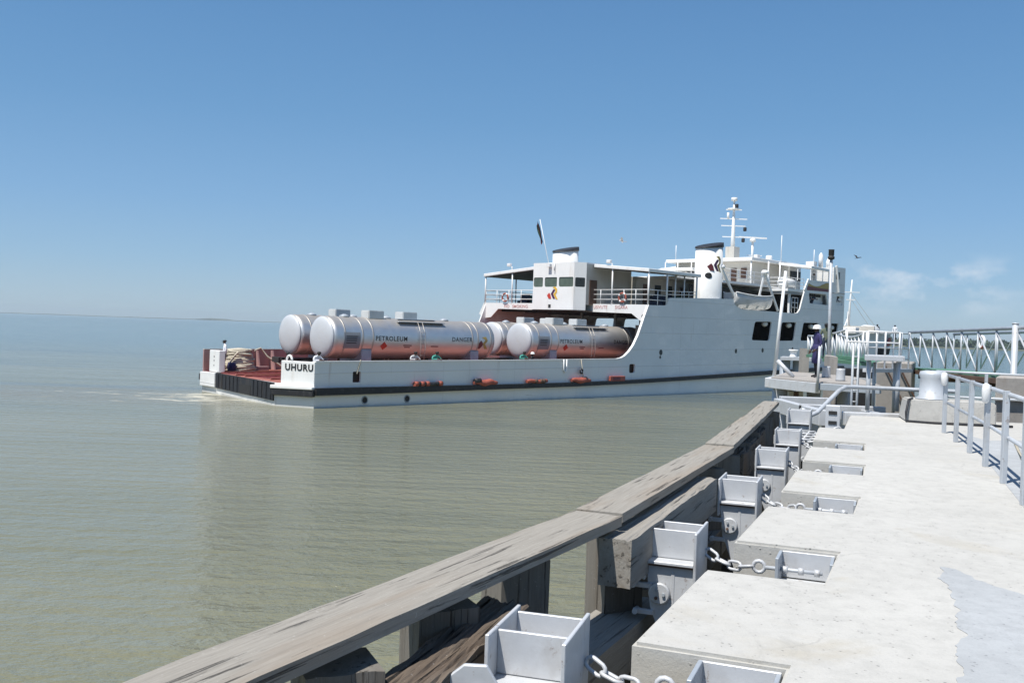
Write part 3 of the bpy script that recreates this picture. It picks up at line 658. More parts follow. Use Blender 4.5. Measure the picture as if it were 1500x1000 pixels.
# ------------------------------------------------------------------ bollard on its block
bb = thing('bollard', 'fat pale bollard on a raised concrete block at the end of the deck', 'bollard', (9.08, 20.7, ZD))
mb = MB(); mb.hexa([(-.72, -.55, 0), (1.1, -.75, 0), (1.3, .55, 0), (-.35, .75, 0)], [(-.62, -.50, .46), (1.1, -.72, .46), (1.25, .5, .46), (-.3, .7, .46)]); mb.build('plinth', 'concface', bb, bevel=.03, seg=2)
mb = MB(); mb.lathe([(.33, .463), (.33, .49), (.26, .52), (.245, .92), (.27, .99), (.25, 1.06), (.14, 1.085)], (0.05, 0, 0), 28); mb.build('drum', 'galv', bb)
mb = MB(); mb.tube([(-.45, -.2, .48), (-.66, -.52, .47), (-.74, -.6, .2), (-.76, -.66, .03), (-.3, -.95, .03), (.4, -1.1, .03), (1.2, -1.2, .03)], .025, 6)
o = mb.build('cable', 'blackpaint'); o.location = (9.08, 20.7, ZD); tag(o, 'black cable draped over the bollard block onto the deck', 'cable')

# ------------------------------------------------------------------ steel frames, table, pipe beyond the deck
fb = thing('steel_grillage', 'low grey steel beams bridging the water beyond the end of the deck', 'steel frame')
for (x0, x1, y0, y1, z0, z1) in ((7.5, 9.0, 21.35, 21.6, 2.72, 3.02), (6.9, 8.9, 22.6, 22.8, 2.75, 3.08), (6.9, 7.1, 21.3, 25, 2.7, 3.05), (8.3, 8.5, 21.61, 22.59, 2.7, 3.0), (7.1, 8.4, 25.01, 25.25, 2.75, 3.1)):
    mb = MB(); mb.box(x0, x1, y0, y1, z0, z1); mb.build('beam', 'steel', fb, bevel=.012)
tbx = thing('loading_table', 'tall grey steel table on round legs standing beyond the deck end', 'steel table')
for (px, Y) in ((1272, 22.2), (1315, 22.2)):
    p = D(px, 560, Y); mb = MB(); mb.tube([(p.x, p.y, 3.02), (p.x, p.y, 4.17)], .05, 10); mb.build('leg', 'galv', tbx)
for (px, Y) in ((1280, 23.4), (1310, 23.4)):
    p = D(px, 560, Y); mb = MB(); mb.tube([(p.x, p.y, 2.9), (p.x, p.y, 4.12)], .04, 8); mb.build('leg', 'galv', tbx)
pa = D(1263, 560, 22.1); pb = D(1322, 560, 22.1)
mb = MB(); mb.hexa([(pa.x, 22, 4.18), (pb.x, 22, 4.18), (pb.x+.55, 23.5, 4.18), (pa.x+.55, 23.5, 4.18)], [(pa.x, 22, 4.3), (pb.x, 22, 4.3), (pb.x+.55, 23.5, 4.3), (pa.x+.55, 23.5, 4.3)]); mb.build('table_top', 'steel', tbx, bevel=.01)
mb = MB()
for x in (pa.x+.1, pa.x+.5, pb.x-.1):
    for y in (22.1, 23.5): mb.tube([(x, y, 4.3), (x, y, 4.85)], .02, 6)
for z_ in (4.85, 4.6):
    mb.tube([(pa.x+.1, 22.1, z_), (pb.x-.1, 22.1, z_), (pb.x-.1, 23.5, z_), (pa.x+.1, 23.5, z_)], .02, 6)
mb.build('guard_rail', 'white2', tbx)
def pix(px, py, Y): return D(px, py, Y)
pp = thing('fuel_pipe', 'silver pipe running level from the bollard then bending down to the farthest bracket', 'pipe')
pts = [pix(1176, 607, 20.6), pix(1188, 608, 20.6), pix(1197, 604, 20.7), pix(1229, 572, 21.4), pix(1238, 567, 21.7), pix(1250, 566.5, 21.9), pix(1348, 571, 21.9), pix(1398, 573, 21.7), pix(1402, 575, 21.7), pix(1403, 592, 21.7)]
mb = MB(); mb.tube(pts, .048, 10); mb.build('pipe', 'galv', pp)
mb = MB(); d_ = (pts[1]-pts[0]).normalized(); mb.tube([pts[0]-d_*.05, pts[0]+d_*.03], .15, 14); mb.build('flange', 'steel', pp)
lad = thing('access_ladder', 'narrow grey vertical ladder standing left of the loading table', 'ladder')
for px in (1249, 1257):
    p = pix(px, 540, 23); mb = MB(); mb.tube([(p.x, p.y, 2.2), (p.x, p.y, 4.55)], .03, 6); mb.build('stile', 'galv', lad)
p0 = pix(1249, 540, 23); p1 = pix(1257, 540, 23)
for i in range(8): mb = MB(); mb.tube([(p0.x, 23, 2.35+i*.27), (p1.x, 23, 2.35+i*.27)], .016, 6); mb.build('rung', 'galv', lad)

# dolphins and platforms ---------------------------------------------------------------------------
ZP = 3.38
dol = thing('mooring_dolphin', 'near mooring platform of grey steel beams on a thick round pile', 'dolphin platform')
A = G(1130, 552, ZP); Bq = G(1182, 556, ZP); C_ = G(1262, 560, ZP)
mb = MB(); mb.hexa([(A.x, A.y, ZP-.04), (Bq.x, Bq.y-1, ZP-.04), (C_.x, C_.y-1.5, ZP-.04), (C_.x+1.5, C_.y+5, ZP-.04), (A.x+2.3, A.y+6, ZP-.04)], [(A.x, A.y, ZP), (Bq.x, Bq.y-1, ZP), (C_.x, C_.y-1.5, ZP), (C_.x+1.5, C_.y+5, ZP), (A.x+2.3, A.y+6, ZP)]); mb.build('deck_plate', 'concold', dol)
def gbeam(p, q, h, parent, wd=.2, zt=None, mat='steel'):
    mb = MB(); mb.bar(Vector((p[0], p[1], (zt or ZP)-.045-h/2)), Vector((q[0], q[1], (zt or ZP)-.045-h/2)), wd, h); return mb.build('edge_beam', mat, parent, bevel=.01)
gbeam((A.x, A.y), (Bq.x, Bq.y-1.05), .30, dol); gbeam((Bq.x+.03, Bq.y-1.1), (C_.x, C_.y-1.5), .2, dol, mat='steel2'); gbeam((A.x-.05, A.y+.2), (A.x+2.3, A.y+6), .3, dol)
for (px, py, r_) in ((1146, 575, .33), (1192, 570, .22), (1236, 572, .2)):
    p = D(px, py, A.y+1.0); mb = MB(); mb.tube([(p.x, p.y, -1), (p.x, p.y, ZP-.05)], r_, 16); mb.build('pile', 'steel', dol)
for k, (px, z0) in enumerate(((1158, 0), (1165, 0), (1172, 0))):
    p = D(px, 575, A.y+.3); mb = MB(); mb.box(p.x-.07, p.x+.07, p.y-.1, p.y+.1, -1, ZP-.45); mb.build('timber_facing', 'cream' if k != 1 else 'rust', dol)
mb = MB(); mb.tube([D(1139, 528, A.y+.6), D(1162, 552, A.y+.3)], .07, 8); mb.build('brace', 'steel', dol)
for k, (px, py, r_, h_) in enumerate(((1210, 553, .14, .33), (1231, 558, .14, .33))):
    p = G(px, py, ZP); mb = MB(); mb.lathe([(r_*1.05, 0), (r_, .06), (r_*.9, h_), (r_*.92, h_+.05)], (0, 0, 0), 20); o = mb.build('mooring_post', 'steel', None); o.location = p
    tag(o, ['squat grey mooring post beside the man in the blue coat', 'squat grey mooring post right of the other one by the ladder'][k], 'mooring post', 'squat mooring posts on the near platform')
p = D(1134, 546, 31.5); q = D(1151, 397, 31.5)
mb = MB(); mb.tube([(p.x, p.y, ZP), q], [.06, .05], 10); o = mb.build('leaning_pole', 'white2'); tag(o, 'white pole leaning to the right at the near corner of the platform', 'pole')
p = D(1198, 548, 28.2); q = D(1201, 507, 28.2); mb = MB(); mb.tube([(p.x, p.y, ZP-.3), q], .04, 8); tag(mb.build('steel_stake', 'steel'), 'short slanted grey stake in front of the man in the blue coat', 'stake')
far_d = thing('far_dolphin', 'smaller far mooring platform on round piles against the ferry hull', 'dolphin platform')
zf = 3.45; a = D(1143, 524, 62); c = D(1177, 525, 62)
mb = MB(); mb.hexa([(a.x, a.y, zf-.2), (c.x+.5, c.y, zf-.2), (c.x+1.5, c.y+3, zf-.2), (a.x+1, a.y+3, zf-.2)], [(a.x, a.y, zf), (c.x+.5, c.y, zf), (c.x+1.5, c.y+3, zf), (a.x+1, a.y+3, zf)]); mb.build('deck_plate', 'steel', far_d)
for px in (1150, 1169):
    p = D(px, 530, 63); mb = MB(); mb.tube([(p.x, p.y, -1), (p.x, p.y, zf-.2)], .34, 14); mb.build('pile', 'steel2', far_d)
p = D(1162, 522, 62.6); mb = MB(); mb.lathe([(.3, 0), (.22, .08), (.2, .35), (.32, .42), (.3, .5)], (p.x, p.y, zf), 14); mb.build('bollard_head', 'white2', far_d)
p = D(1181, 518, 58)
mb = MB(); mb.box(p.x-.25, p.x+.2, p.y, p.y+.6, 2.4, 4.1); roughen(mb, .05, 4); o = mb.build('broken_pier', 'concold'); tag(o, 'pinkish broken concrete pier left of the man in the blue coat', 'pier')

# lamp pole
p = D(1214, 540, 38); q = D(1217.5, 381, 38)
lp = thing('lamp_pole', 'tall grey lamp pole with a brown cylindrical head behind the man in the blue coat', 'lamp pole', (p.x, p.y, 3.0))
mb = MB(); mb.tube([(0, 0, 0), (q.x-p.x, q.y-p.y, q.z-3.0)], [.075, .055], 10); mb.build('pole', 'galv', lp)
mb = MB(); mb.lathe([(.05, 0), (.13, .05), (.13, .14), (.09, .16), (.11, .2), (.11, .40), (.12, .42)], (q.x-p.x, q.y-p.y, q.z-3.0), 14); mb.build('lamp_head', 'under', lp)

# abutments
ab = thing('bridge_abutment', 'weathered pale concrete abutment carrying the linkspan behind the loading table', 'abutment')
a = D(1284, 545, 33.5); c = D(1336, 545, 33.5)
mb = MB(); mb.hexa([(a.x, 33.5, -1), (c.x, 33.5, -1), (c.x+1.6, 37, -1), (a.x+1.6, 37, -1)], [(a.x, 33.5, 3.92), (c.x, 33.5, 3.92), (c.x+1.6, 37, 3.92), (a.x+1.6, 37, 3.92)]); mb.build('wall', 'concold', ab, bevel=.03)
mb = MB(); mb.bar((a.x+.2, 33.4, 3.9), (a.x+1.1, 33.4, 2.2), .05); mb.bar((a.x+.7, 33.4, 3.9), (a.x+1.6, 33.4, 2.2), .05); mb.build('stay_bar', 'rust', ab)
o = thing('rough_pier', 'rough pale concrete pier right of the man in the blue coat', 'pier'); a = D(1207, 535, 36); c = D(1225, 535, 36)
mb = MB(); mb.hexa([(a.x, 36, -1), (c.x, 36, -1), (c.x+.7, 38, -1), (a.x+.7, 38, -1)], [(a.x, 36, 4.0), (c.x, 36, 4.0), (c.x+.7, 38, 4.0), (a.x+.7, 38, 4.0)]); sub(mb, 3); roughen(mb, .06, 9); mb.build('wall', 'concold', o)
w2 = thing('retaining_wall', 'beige concrete retaining wall behind the quay railing at the right edge', 'wall'); a = D(1457, 600, 22.4)
mb = MB(); mb.hexa([(a.x, 22.4, -1), (a.x+7, 22.4, -1), (a.x+8.5, 25, -1), (a.x+1.5, 25, -1)], [(a.x, 22.4, 3.9), (a.x+7, 22.4, 3.9), (a.x+8.5, 25, 3.9), (a.x+1.5, 25, 3.9)]); mb.build('wall', 'concold', w2, bevel=.03)
mb = MB(); mb.box(a.x-.08, a.x+7, 22.3, 22.398, 3.35, 3.42); mb.build('ledge', 'concface', w2)

# ------------------------------------------------------------------ linkspan truss bridge
ls = thing('linkspan_bridge', 'grey white steel truss bridge with a green walkway at the right', 'truss bridge')
def LX(Y): return 13.6+.14*(Y-26)
def zb(Y): return 3.78-.008*(Y-26)
Ys = [36.2-1.5*i for i in range(16)]
for side_, offx in (('near', 0), ('far', 1.7)):
    P = lambda Y, h: Vector((LX(Y)+offx, Y, zb(Y)+h))
    mb = MB(); mb.tube([P(Ys[0], 1.32), P(Ys[-1], 1.36)], .055, 10); mb.build('top_chord', 'steel2', ls)
    mb = MB(); mb.bar(P(Ys[0], -.14), P(Ys[-1], -.14), .16, .14); mb.build('bottom_chord', 'rust' if offx == 0 else 'steel2', ls)
    for i, Y in enumerate(Ys):
        mb = MB(); mb.tube([P(Y, .09), P(Y, 1.28)], .028 if offx == 0 else .024, 8); mb.build('vertical', 'galv', ls)
        if i < len(Ys)-1:
            mb = MB()
            if offx == 0: mb.tube([P(Y, 1.27), P(Ys[i+1], .09)], .028, 8)
            else: mb.tube([P(Ys[i+1], 1.27), P(Y, .09)], .025, 8)
            mb.build('diagonal', 'galv', ls)
mb = MB(); mb.hexa([(LX(36.2)+.1, 36.2, zb(36.2)-.1), (LX(13)+.1, 13, zb(13)-.1), (LX(13)+1.62, 13, zb(13)-.1), (LX(36.2)+1.62, 36.2, zb(36.2)-.1)], [(LX(36.2)+.1, 36.2, zb(36.2)), (LX(13)+.1, 13, zb(13)), (LX(13)+1.62, 13, zb(13)), (LX(36.2)+1.62, 36.2, zb(36.2))]); mb.build('deck', 'green', ls)
mb = MB(); mb.bar((LX(25.9)-.1, 25.9, zb(26)-.02), (LX(14)-.1, 14, zb(14)-.02), .08, .05); mb.build('kerb_pipe', 'white2', ls)
for Y in Ys[1::2]:
    mb = MB(); mb.bar((LX(Y), Y, zb(Y)-.28), (LX(Y)+1.75, Y, zb(Y)-.28), .14, .16); mb.build('cross_beam', 'rust', ls)
gp = thing('bridge_post', 'thick grey tubular post of the bridge hoist near the right edge', 'post', (LX(26)-.14, 25.6, 0))
mb = MB(); mb.tube([(0, 0, -1), (0, 0, 5.22)], .08, 14); mb.build('tube', 'galv', gp)
mb = MB(); mb.lathe([(.09, 5.221), (.09, 5.25)], (0, 0, 0), 14); mb.build('collar', 'steel', gp)
lb = thing('lifebuoy', 'orange and white lifebuoy hanging on the linkspan truss', 'lifebuoy', D(1438, 501, 31.0))
def ring(mb, r, t_, ax, a0=0, a1=2*pi, n=20):
    pts = []
    closed = abs(a1-a0-2*pi) < .01
    for i in range(n if closed else n+1):
        a = a0+(a1-a0)*i/n; q = (r*cos(a), 0, r*sin(a)) if ax == 'y' else (0, r*cos(a), r*sin(a)); pts.append(q)
    mb.tube(pts, t_, 8, closed); return mb
ring(MB(), .19, .045, 'x').build('ring', 'white2', lb)
for k in range(2): ring(MB(), .19, .048, 'x', k*pi+.5, k*pi+1.5, 6).build('band', 'orange', lb)
# far gangway with drooping handrails
gw = thing('far_gangway', 'narrow far gangway with close pale balusters and drooping handrails behind the man', 'gangway')
def gang(x0, y0, Y0, x1, y1, Y1, n, droop, base0, base1):
    a = D(x0, y0, Y0); c = D(x1, y1, Y1); ab_ = D(x0, base0, Y0); cb = D(x1, base1, Y1); pts = []
    for i in range(n+1):
        tt = i/n; pts.append(a.lerp(c, tt)+Vector((0, 0, -droop*4*tt*(1-tt))))
    mb = MB(); mb.tube(pts, .055, 6); mb.build('handrail', 'galv', gw)
    for i in range(n+1):
        tt = i/n; q = ab_.lerp(cb, tt); mb = MB(); mb.tube([q, pts[i]], .05, 6); mb.build('baluster', 'white2', gw)
        if i < n: mb = MB(); mb.tube([ab_.lerp(cb, (i+1)/n), pts[i]], .03, 6); mb.build('diagonal', 'galv', gw)
    mb = MB(); mb.bar(ab_, cb, .25, .14); mb.build('sill', 'green', gw)
gang(1184, 492, 54, 1240, 483, 47, 9, .10, 521, 526); gang(1230, 490, 46, 1270, 486, 40, 8, .18, 523, 527)
a = D(1205, 524, 46); c = D(1270, 528, 40)
mb = MB(); mb.hexa([(a.x, 46, 3.6), (c.x, 39.5, 3.6), (c.x+2, 41, 3.6), (a.x+2, 47, 3.6)], [(a.x, 46, 3.75), (c.x, 39.5, 3.75), (c.x+2, 41, 3.75), (a.x+2, 47, 3.75)]); mb.build('deck', 'green', gw)
mb = MB()
for z_ in (3.15, 2.75): mb.bar((D(1228, 530, 38).x, 38, z_), (D(1280, 530, 36).x, 36, z_), .12, .16)
mb.build('fender_beam', 'steel', gw)
mb = MB(); mb.box(D(1228, 530, 38.6).x, D(1282, 530, 38.6).x, 38.6, 40, .5, 3.5); mb.build('dark_recess', 'dark', gw)
wg = thing('white_guardrail', 'white pipe guard rail with one mid rail left of the linkspan truss', 'railing')
a = D(1272, 500, 30); c = D(1332, 500, 32)
for z_ in (4.95, 4.45, 4.1):
    mb = MB(); mb.tube([(a.x, a.y, z_), (c.x, c.y, z_-.03)], .025, 6); mb.build('rail', 'white2', wg)
for i in range(6):
    q = Vector((a.x, a.y, 0)).lerp(Vector((c.x, c.y, 0)), i/5); mb = MB(); mb.tube([(q.x, q.y, 3.7), (q.x, q.y, 4.96)], .03, 6); mb.build('post', 'white2', wg)
mb = MB(); mb.bar((a.x, a.y, 3.72), (c.x, c.y, 3.70), .3, .12); mb.build('sill', 'steel', wg)

# ================================================================== FERRY (local axes: x towards the bow, y towards the far side, z up)
SN = Vector((-10.576, 51.4625, 0)); SA = radians(44.748)
su = Vector((cos(SA), sin(SA), 0)); sv = Vector((-sin(SA), cos(SA), 0))
def SW(u, v_, z): return SN+su*u+sv*v_+Vector((0, 0, z))
F = thing('ferry', 'large white and pale grey vehicle ferry with two funnels leaving the quay', 'ferry', SN, SA)
S_ = (-1.03, 2.28); L_ = (.33, 13.35)
farplan = [(.33, 13.35), (2, 13.75), (7.3, 15.1), (14, 16.6), (22, 17.7), (29, 18), (60.8, 18)]
bow = [(60.8, 0), (66, .35), (72, 1.2), (77, 2.7), (82, 4.6), (87, 7.0), (89.5, 9)]
bowf = [(x, 18-y) for x, y in bow]
# lower hull body
plan = [(0, .05), (60.8, .05)]+[(x, y+.05) for x, y in bow[1:]]+[(x, y-.05) for x, y in bowf[::-1][1:]]+[(x, y-.02) for x, y in farplan[::-1][1:]]+[S_]
mb = MB(); mb.plate(plan, [], lambda a, c, d: (a, c, 1.26-d), 1.9); mb.build('hull', 'hull', F)
mb = MB(); mb.plate([(.05, .14), (60.6, .14), (60.6, 17.85), (29, 17.85), (22, 17.55), (14, 16.45), (7.3, 14.95), (2, 13.6), (.5, 13.3), (-.92, 2.35)], [], lambda a, c, d: (a, c, 1.30-d), .035); mb.build('train_deck', 'deckred', F)
# rails and planks on the red deck
mb = MB()
for y in (2.95, 4.05, 6.95, 8.05, 10.6, 11.7): mb.box(-.25 if y < 9 else .3, 60, y-.05, y+.05, 1.301, 1.40)
mb.build('deck_rails', 'deckred', F, bevel=.01)
mb = MB()
for i in range(12): x = .2+i*.55; mb.box(x, x+.10, 2.6+.0, 12.6, 1.302, 1.345)
mb.build('deck_battens', 'maroon', F)
# near side shell
sideo = [(0, -.6), (60.8, -.6), (60.8, 11.8), (58.4, 11.75), (58.4, 10.28), (53.5, 10.2), (52.9, 9.25)]
sideo += [(52.35, 8.0), (52.1, 7.4), (51.7, 7.08), (51.2, 7.0), (42.3, 7.04), (41.95, 7.08), (41.75, 7.3), (41.35, 7.84), (36, 7.66), (31.95, 7.49), (31.78, 7.42), (31.7, 7.25), (31.62, 7.0), (31.5, 6.9), (31.3, 6.88), (29.25, 6.82), (28.85, 6.05), (28.49, 5.29), (28.1, 4.5), (27.59, 3.75), (27.1, 3.28), (26.6, 2.95), (26.2, 2.8), (25.7, 2.73), (14, 2.60), (0, 2.5)]
wins = [[(43.96, 4.43), (46.9, 4.42), (47.24, 6.12), (44.4, 6.04)], [(48.54, 4.45), (51.22, 4.5), (51.56, 6.19), (48.95, 6.12)], [(52.4, 4.52), (55.4, 4.6), (55.8, 6.25), (52.85, 6.2)], [(56.7, 4.62), (59.4, 4.68), (59.8, 6.32), (57.1, 6.27)]]
holes = [rpoly(wn, .22) for wn in wins]
slot = [(53.66, 9.0), (56.99, 9.04), (57.48, 8.01), (53.87, 8.05)]
slot2 = [(59.2, 9.0), (60.5, 9.0), (60.5, 8.1), (59.0, 8.08)]
sq1 = [(2.5, 1.36), (3.04, 1.36), (3.04, 1.97), (2.5, 1.97)]; sq2 = [(27.18, 1.72), (27.87, 1.72), (27.87, 2.38), (27.18, 2.38)]
holes += [rpoly(slot, .1, 2), rpoly(slot2, .1, 2), rpoly(sq1, .06, 2), rpoly(sq2, .16, 3)]
mb = MB(); mb.plate(sideo, holes, lambda a, c, d: (a, d, c), .13); mb.build('side_shell', 'hull', F)
# white capping of the sloping shell edge and bulwark top
cp = [(29.25, 6.82), (28.85, 6.05), (28.49, 5.29), (28.1, 4.5), (27.59, 3.75), (27.1, 3.28), (26.6, 2.95), (26.2, 2.8), (25.7, 2.73), (14, 2.60), (0.05, 2.5)]
mb = MB()
for a, c in zip(cp, cp[1:]): mb.bar((a[0], .06, a[1]+.01), (c[0], .06, c[1]+.01), .22, .07)
mb.build('bulwark_capping', 'white', F)
# rubbing strake (black) with ledge
def strip(name, pts, y0, y1, mat):
    mb = MB()
    for (u0_, a0, b0), (u1_, a1, b1) in zip(pts, pts[1:]):
        mb.hexa([(u0_, y0, a0), (u1_, y0, a1), (u1_, y1, a1), (u0_, y1, a0)], [(u0_, y0, b0), (u1_, y0, b1), (u1_, y1, b1), (u0_, y1, b0)])
    bmesh.ops.remove_doubles(mb.bm, verts=mb.bm.verts, dist=.001)
    return mb.build(name, mat, F)
bl = [(.0, .70, 1.10), (5, .72, 1.10), (12, .78, 1.09), (21, .84, 1.12), (28, .96, 1.24), (36, 1.16, 1.46), (47.7, 1.46, 1.80), (60.8, 1.84, 2.20)]
strip('rubbing_strake', bl, -.26, -.002, 'black')
# dark circular overboard openings, portholes, slots
def disc(name, u, z, r, mat, rz_=None, y=-.012):
    mb = MB(); mb.plate(circ(u, z, r, 16, rz_), [], lambda a, c, d: (a, y+d, c), .01); return mb.build(name, mat, F)
for u, z in ((3.36, .36), (6.39, .36)):
    disc('overboard_opening', u, z, .19, 'dark')
    mb = MB(); ring(mb, .2, .03, 'y'); mb.build('opening_rim', 'steel2', F, loc=(u, -.01, z))
for u, z, r, r2 in ((30.99, 3.27, .2, .22), (30.93, 2.9, .1, .12), (41.54, 3.47, .17, .2), (45.81, 3.57, .17, .2), (51, 3.7, .17, .2)):
    disc('porthole', u, z, r, 'glass', r2)
mb = MB(); mb.box(2.3, 3.3, .3, .36, 1.31, 2.3); mb.box(27, 28, .3, .36, 1.4, 2.5); mb.build('recess_back', 'dark', F)
mb = MB(); mb.bar((3.0, -.03, 2.62), (2.75, -.04, 1.85), .06); mb.build('pilot_line', 'rope', F)
mb = MB(); mb.tube([(19.9, -.05, 2.7), (19.9, -.06, 1.98), (20.02, -.06, 1.82), (20.2, -.06, 1.98), (20.2, -.05, 2.7)], .05, 6); mb.build('hanging_loop', 'white2', F)
# stern: near corner block, black transom, far corner block
bd = Vector((S_[0], S_[1], 0)); bl_ = bd.length; bd.normalize(); bn = Vector((bd.y, -bd.x, 0)) 
if bn.x > 0: bn = -bn                                              # outward (aft)
def BLK(t__, h, d): p = bd*t__+bn*d; return (p.x, p.y, h)
mb = MB(); mb.plate([(0, 1.16), (2.13, 1.20), (2.13, 2.50), (0, 2.48)], [], lambda a, c, d: BLK(a, c, -d), .3); 
mb.build('stern_block', 'white', F, bevel=.02)
mb = MB(); mb.plate([(-.02, -.6), (bl_, -.6), (bl_, 1.14), (-.02, 1.14)], [], lambda a, c, d: BLK(a, c, .01-d), .25); mb.build('stern_corner', 'hull', F)
mb = MB(); mb.plate([(-.06, 1.0), (bl_+.12, .97), (bl_+.12, 1.16), (-.06, 1.16)], [], lambda a, c, d: BLK(a, c, .30-d), .30); mb.build('stern_ledge', 'white', F, bevel=.03)
mb = MB(); mb.plate([(-.10, .62), (bl_+.10, .60), (bl_+.10, .995), (-.10, .995)], [], lambda a, c, d: BLK(a, c, .26-d), .25); mb.build('stern_fender', 'black', F, bevel=.03)
mb = text_mesh('UHURU', .5, .012, lambda x, y, z: BLK(1.88-x*.98, 2.0+y, .012+z), 1.12); mb.build('lettering', 'letter', F)
mb = MB(); ring(mb, .26, .06, 'x', 0, pi, 10); mb.build('fairlead', 'white', F, loc=(-.55, 1.65, 2.52))
td = Vector((L_[0]-S_[0], L_[1]-S_[1], 0)); tl = td.length; td.normalize(); tn = Vector((td.y, -td.x, 0))
if tn.x > 0: tn = -tn
def TR(t__, h, d): p = Vector((S_[0], S_[1], 0))+td*t__+tn*d; return (p.x, p.y, h)
def tv(v_): return (v_-S_[1])/td.y
mb = MB(); mb.plate([(.02, .28), (tv(10.82), .38), (tv(10.82), 1.32), (.02, 1.26)], [rpoly([(tv(5.5), .30+.04), (tv(6.95), .36), (tv(6.95), .82), (tv(5.5), .80)], .12, 3)], lambda a, c, d: TR(a, c, .09-d), .08); mb.build('transom_fender', 'blackpaint', F)
mb = MB(); mb.plate([(tv(5.4), .32), (tv(7.05), .34), (tv(7.05), .9), (tv(5.4), .9)], [], lambda a, c, d: TR(a, c, .105-d), .008); mb.build('transom_recess', 'dark', F)
mb = MB()
for i in [q for q in range(14) if not 3.0 < .3+q*.6 < 4.9]: t0_ = .3+i*.6; mb.plate([(t0_, .3+.01*i), (t0_+.06, .3+.01*i), (t0_+.06, 1.24), (t0_, 1.24)], [], lambda a, c, d: TR(a, c, .125-d), .035)
mb.build('transom_ribs', 'blackpaint', F)
mb = MB(); mb.plate([(tv(10.86), .42), (tl, .38), (tl, 1.26), (tv(10.86), 1.32)], [], lambda a, c, d: TR(a, c, .16-d), .4); mb.build('stern_corner_far', 'hull', F, bevel=.02)
mb = MB(); mb.box(.26, .75, 13.1, 13.7, .72, 1.1); mb.build('corner_fender', 'black', F)
mb = MB(); mb.plate([(tv(10.6), 1.34), (tv(12.2), 1.34), (tv(12.2), 2.68), (tv(10.6), 2.70)], [], lambda a, c, d: TR(a, c, -d), .4)
o = mb.build('stern_locker', 'white', F, bevel=.03)
for z_ in (2.3, 2.05, 1.75): mb = MB(); mb.plate(circ(tv(11.4), z_, .05, 8), [], lambda a, c, d: TR(a, c, .012-d), .01); mb.build('locker_vent', 'dark', o)
mb = MB()
for a, c in zip(farplan[:6], farplan[1:6]):
    mb.hexa([(a[0], a[1]-.12, -.6), (c[0], c[1]-.12, -.6), (c[0], c[1], -.6), (a[0], a[1], -.6)], [(a[0], a[1]-.12, 2.66), (c[0], c[1]-.12, 2.66), (c[0], c[1], 2.66), (a[0], a[1], 2.66)])
mb.build('far_bulwark', 'pinkwall', F)
mb = MB()
for a, c in zip(farplan[:6], farplan[1:6]): mb.bar((a[0], a[1]-.06, 2.68), (c[0], c[1]-.06, 2.68), .16, .05)
mb.build('far_capping', 'cream', F)
mb = MB()
for u in (3.3, 4.6, 5.9, 7.6, 9.4, 11.2, 13):
    yy = 13.75+(u-2)*.2; mb.hexa([(u, yy-.55, 1.31), (u+.1, yy-.55, 1.31), (u+.1, yy, 1.31), (u, yy, 1.31)], [(u, yy-.2, 2.6), (u+.1, yy-.2, 2.6), (u+.1, yy, 2.6), (u, yy, 2.6)])
mb.build('bulwark_stays', 'pinkwall', F)
mb = MB(); mb.box(2.6, 4.5, 12.3, 12.62, 1.31, 1.62); mb.build('hatch_coaming', 'pinkwall', F, bevel=.02)
# far superstructure shell with openings
fo_ = [(26, 2.66), (27.6, 3.6), (28.5, 5.2), (29.2, 6.8), (60.8, 7.4), (60.8, -.6), (26, -.6)]
mb = MB(); mb.plate(fo_, [rpoly([(x, z_) for x, z_ in wn], .2) for wn in wins[:2]], lambda a, c, d: (a, 18-d, c), .13); mb.build('far_side_shell', 'hull', F)
# gantry front and passenger deck
gp_ = [(.13, 6.85), (.13, 5.45), (.5, 5.5), (.83, 5.71), (1.57, 6.17), (6.4, 6.27), (12, 6.35), (16.3, 6.40), (17.2, 5.66), (18.2, 5.55), (18.72, 5.96), (18.15, 6.92), (9, 6.9)]
mb = MB(); mb.plate(gp_, [circ(.42, 5.95, .2, 12)], lambda a, c, d: (29.2+d, a, c), .12); mb.build('gantry_beam', 'white', F)
mb = MB(); mb.box(29.33, 60.7, .14, 17.86, 6.55, 6.78); mb.build('passenger_deck', 'greydeck', F)
mb = MB()
for u in range(31, 60, 3): mb.box(u, u+.12, .3, 17.7, 6.2, 6.549)
for y in (4.5, 9, 13.5): mb.box(30, 60.5, y-.06, y+.06, 6.25, 6.548)
mb.build('deck_girders', 'dark', F)
for u, y in ((32, 9.0), (32, 5.4), (40, 9), (40, 5.4), (48, 9), (48, 5.4)):
    mb = MB(); mb.tube([(u, y, 1.3), (u, y, 6.55)], .13, 8); mb.build('pillar', 'cream', F)
mb = MB(); mb.box(60.5, 60.62, .14, 17.86, 1.3, 6.55); mb.build('deck_front_bulkhead', 'dark', F)
mb = MB(); mb.box(29.4, 31.0, .3, 1.3, 1.35, 5.3); mb.build('side_casing', 'dark', F)
mb = MB(); mb.plate([(.14, 3.2), (.7, 3.2), (.7, 5.5), (.14, 5.5)], [], lambda a, c, d: (29.9+d, a, c), .1); mb.build('casing_door', 'white', F)
for wd_, y0, k_ in (('NO', 15.55, 1.13), ('SMOKING', 14.55, 1.13), ('USIVUTE', 5.38, .98), ('SIGARA', 3.2, .98)):
    text_mesh(wd_, .36, .006, lambda x, y, z, y0=y0, k_=k_: (29.19-z, y0-x*k_, 6.51+y), 1.05, .003).build('lettering', 'lettred', F)
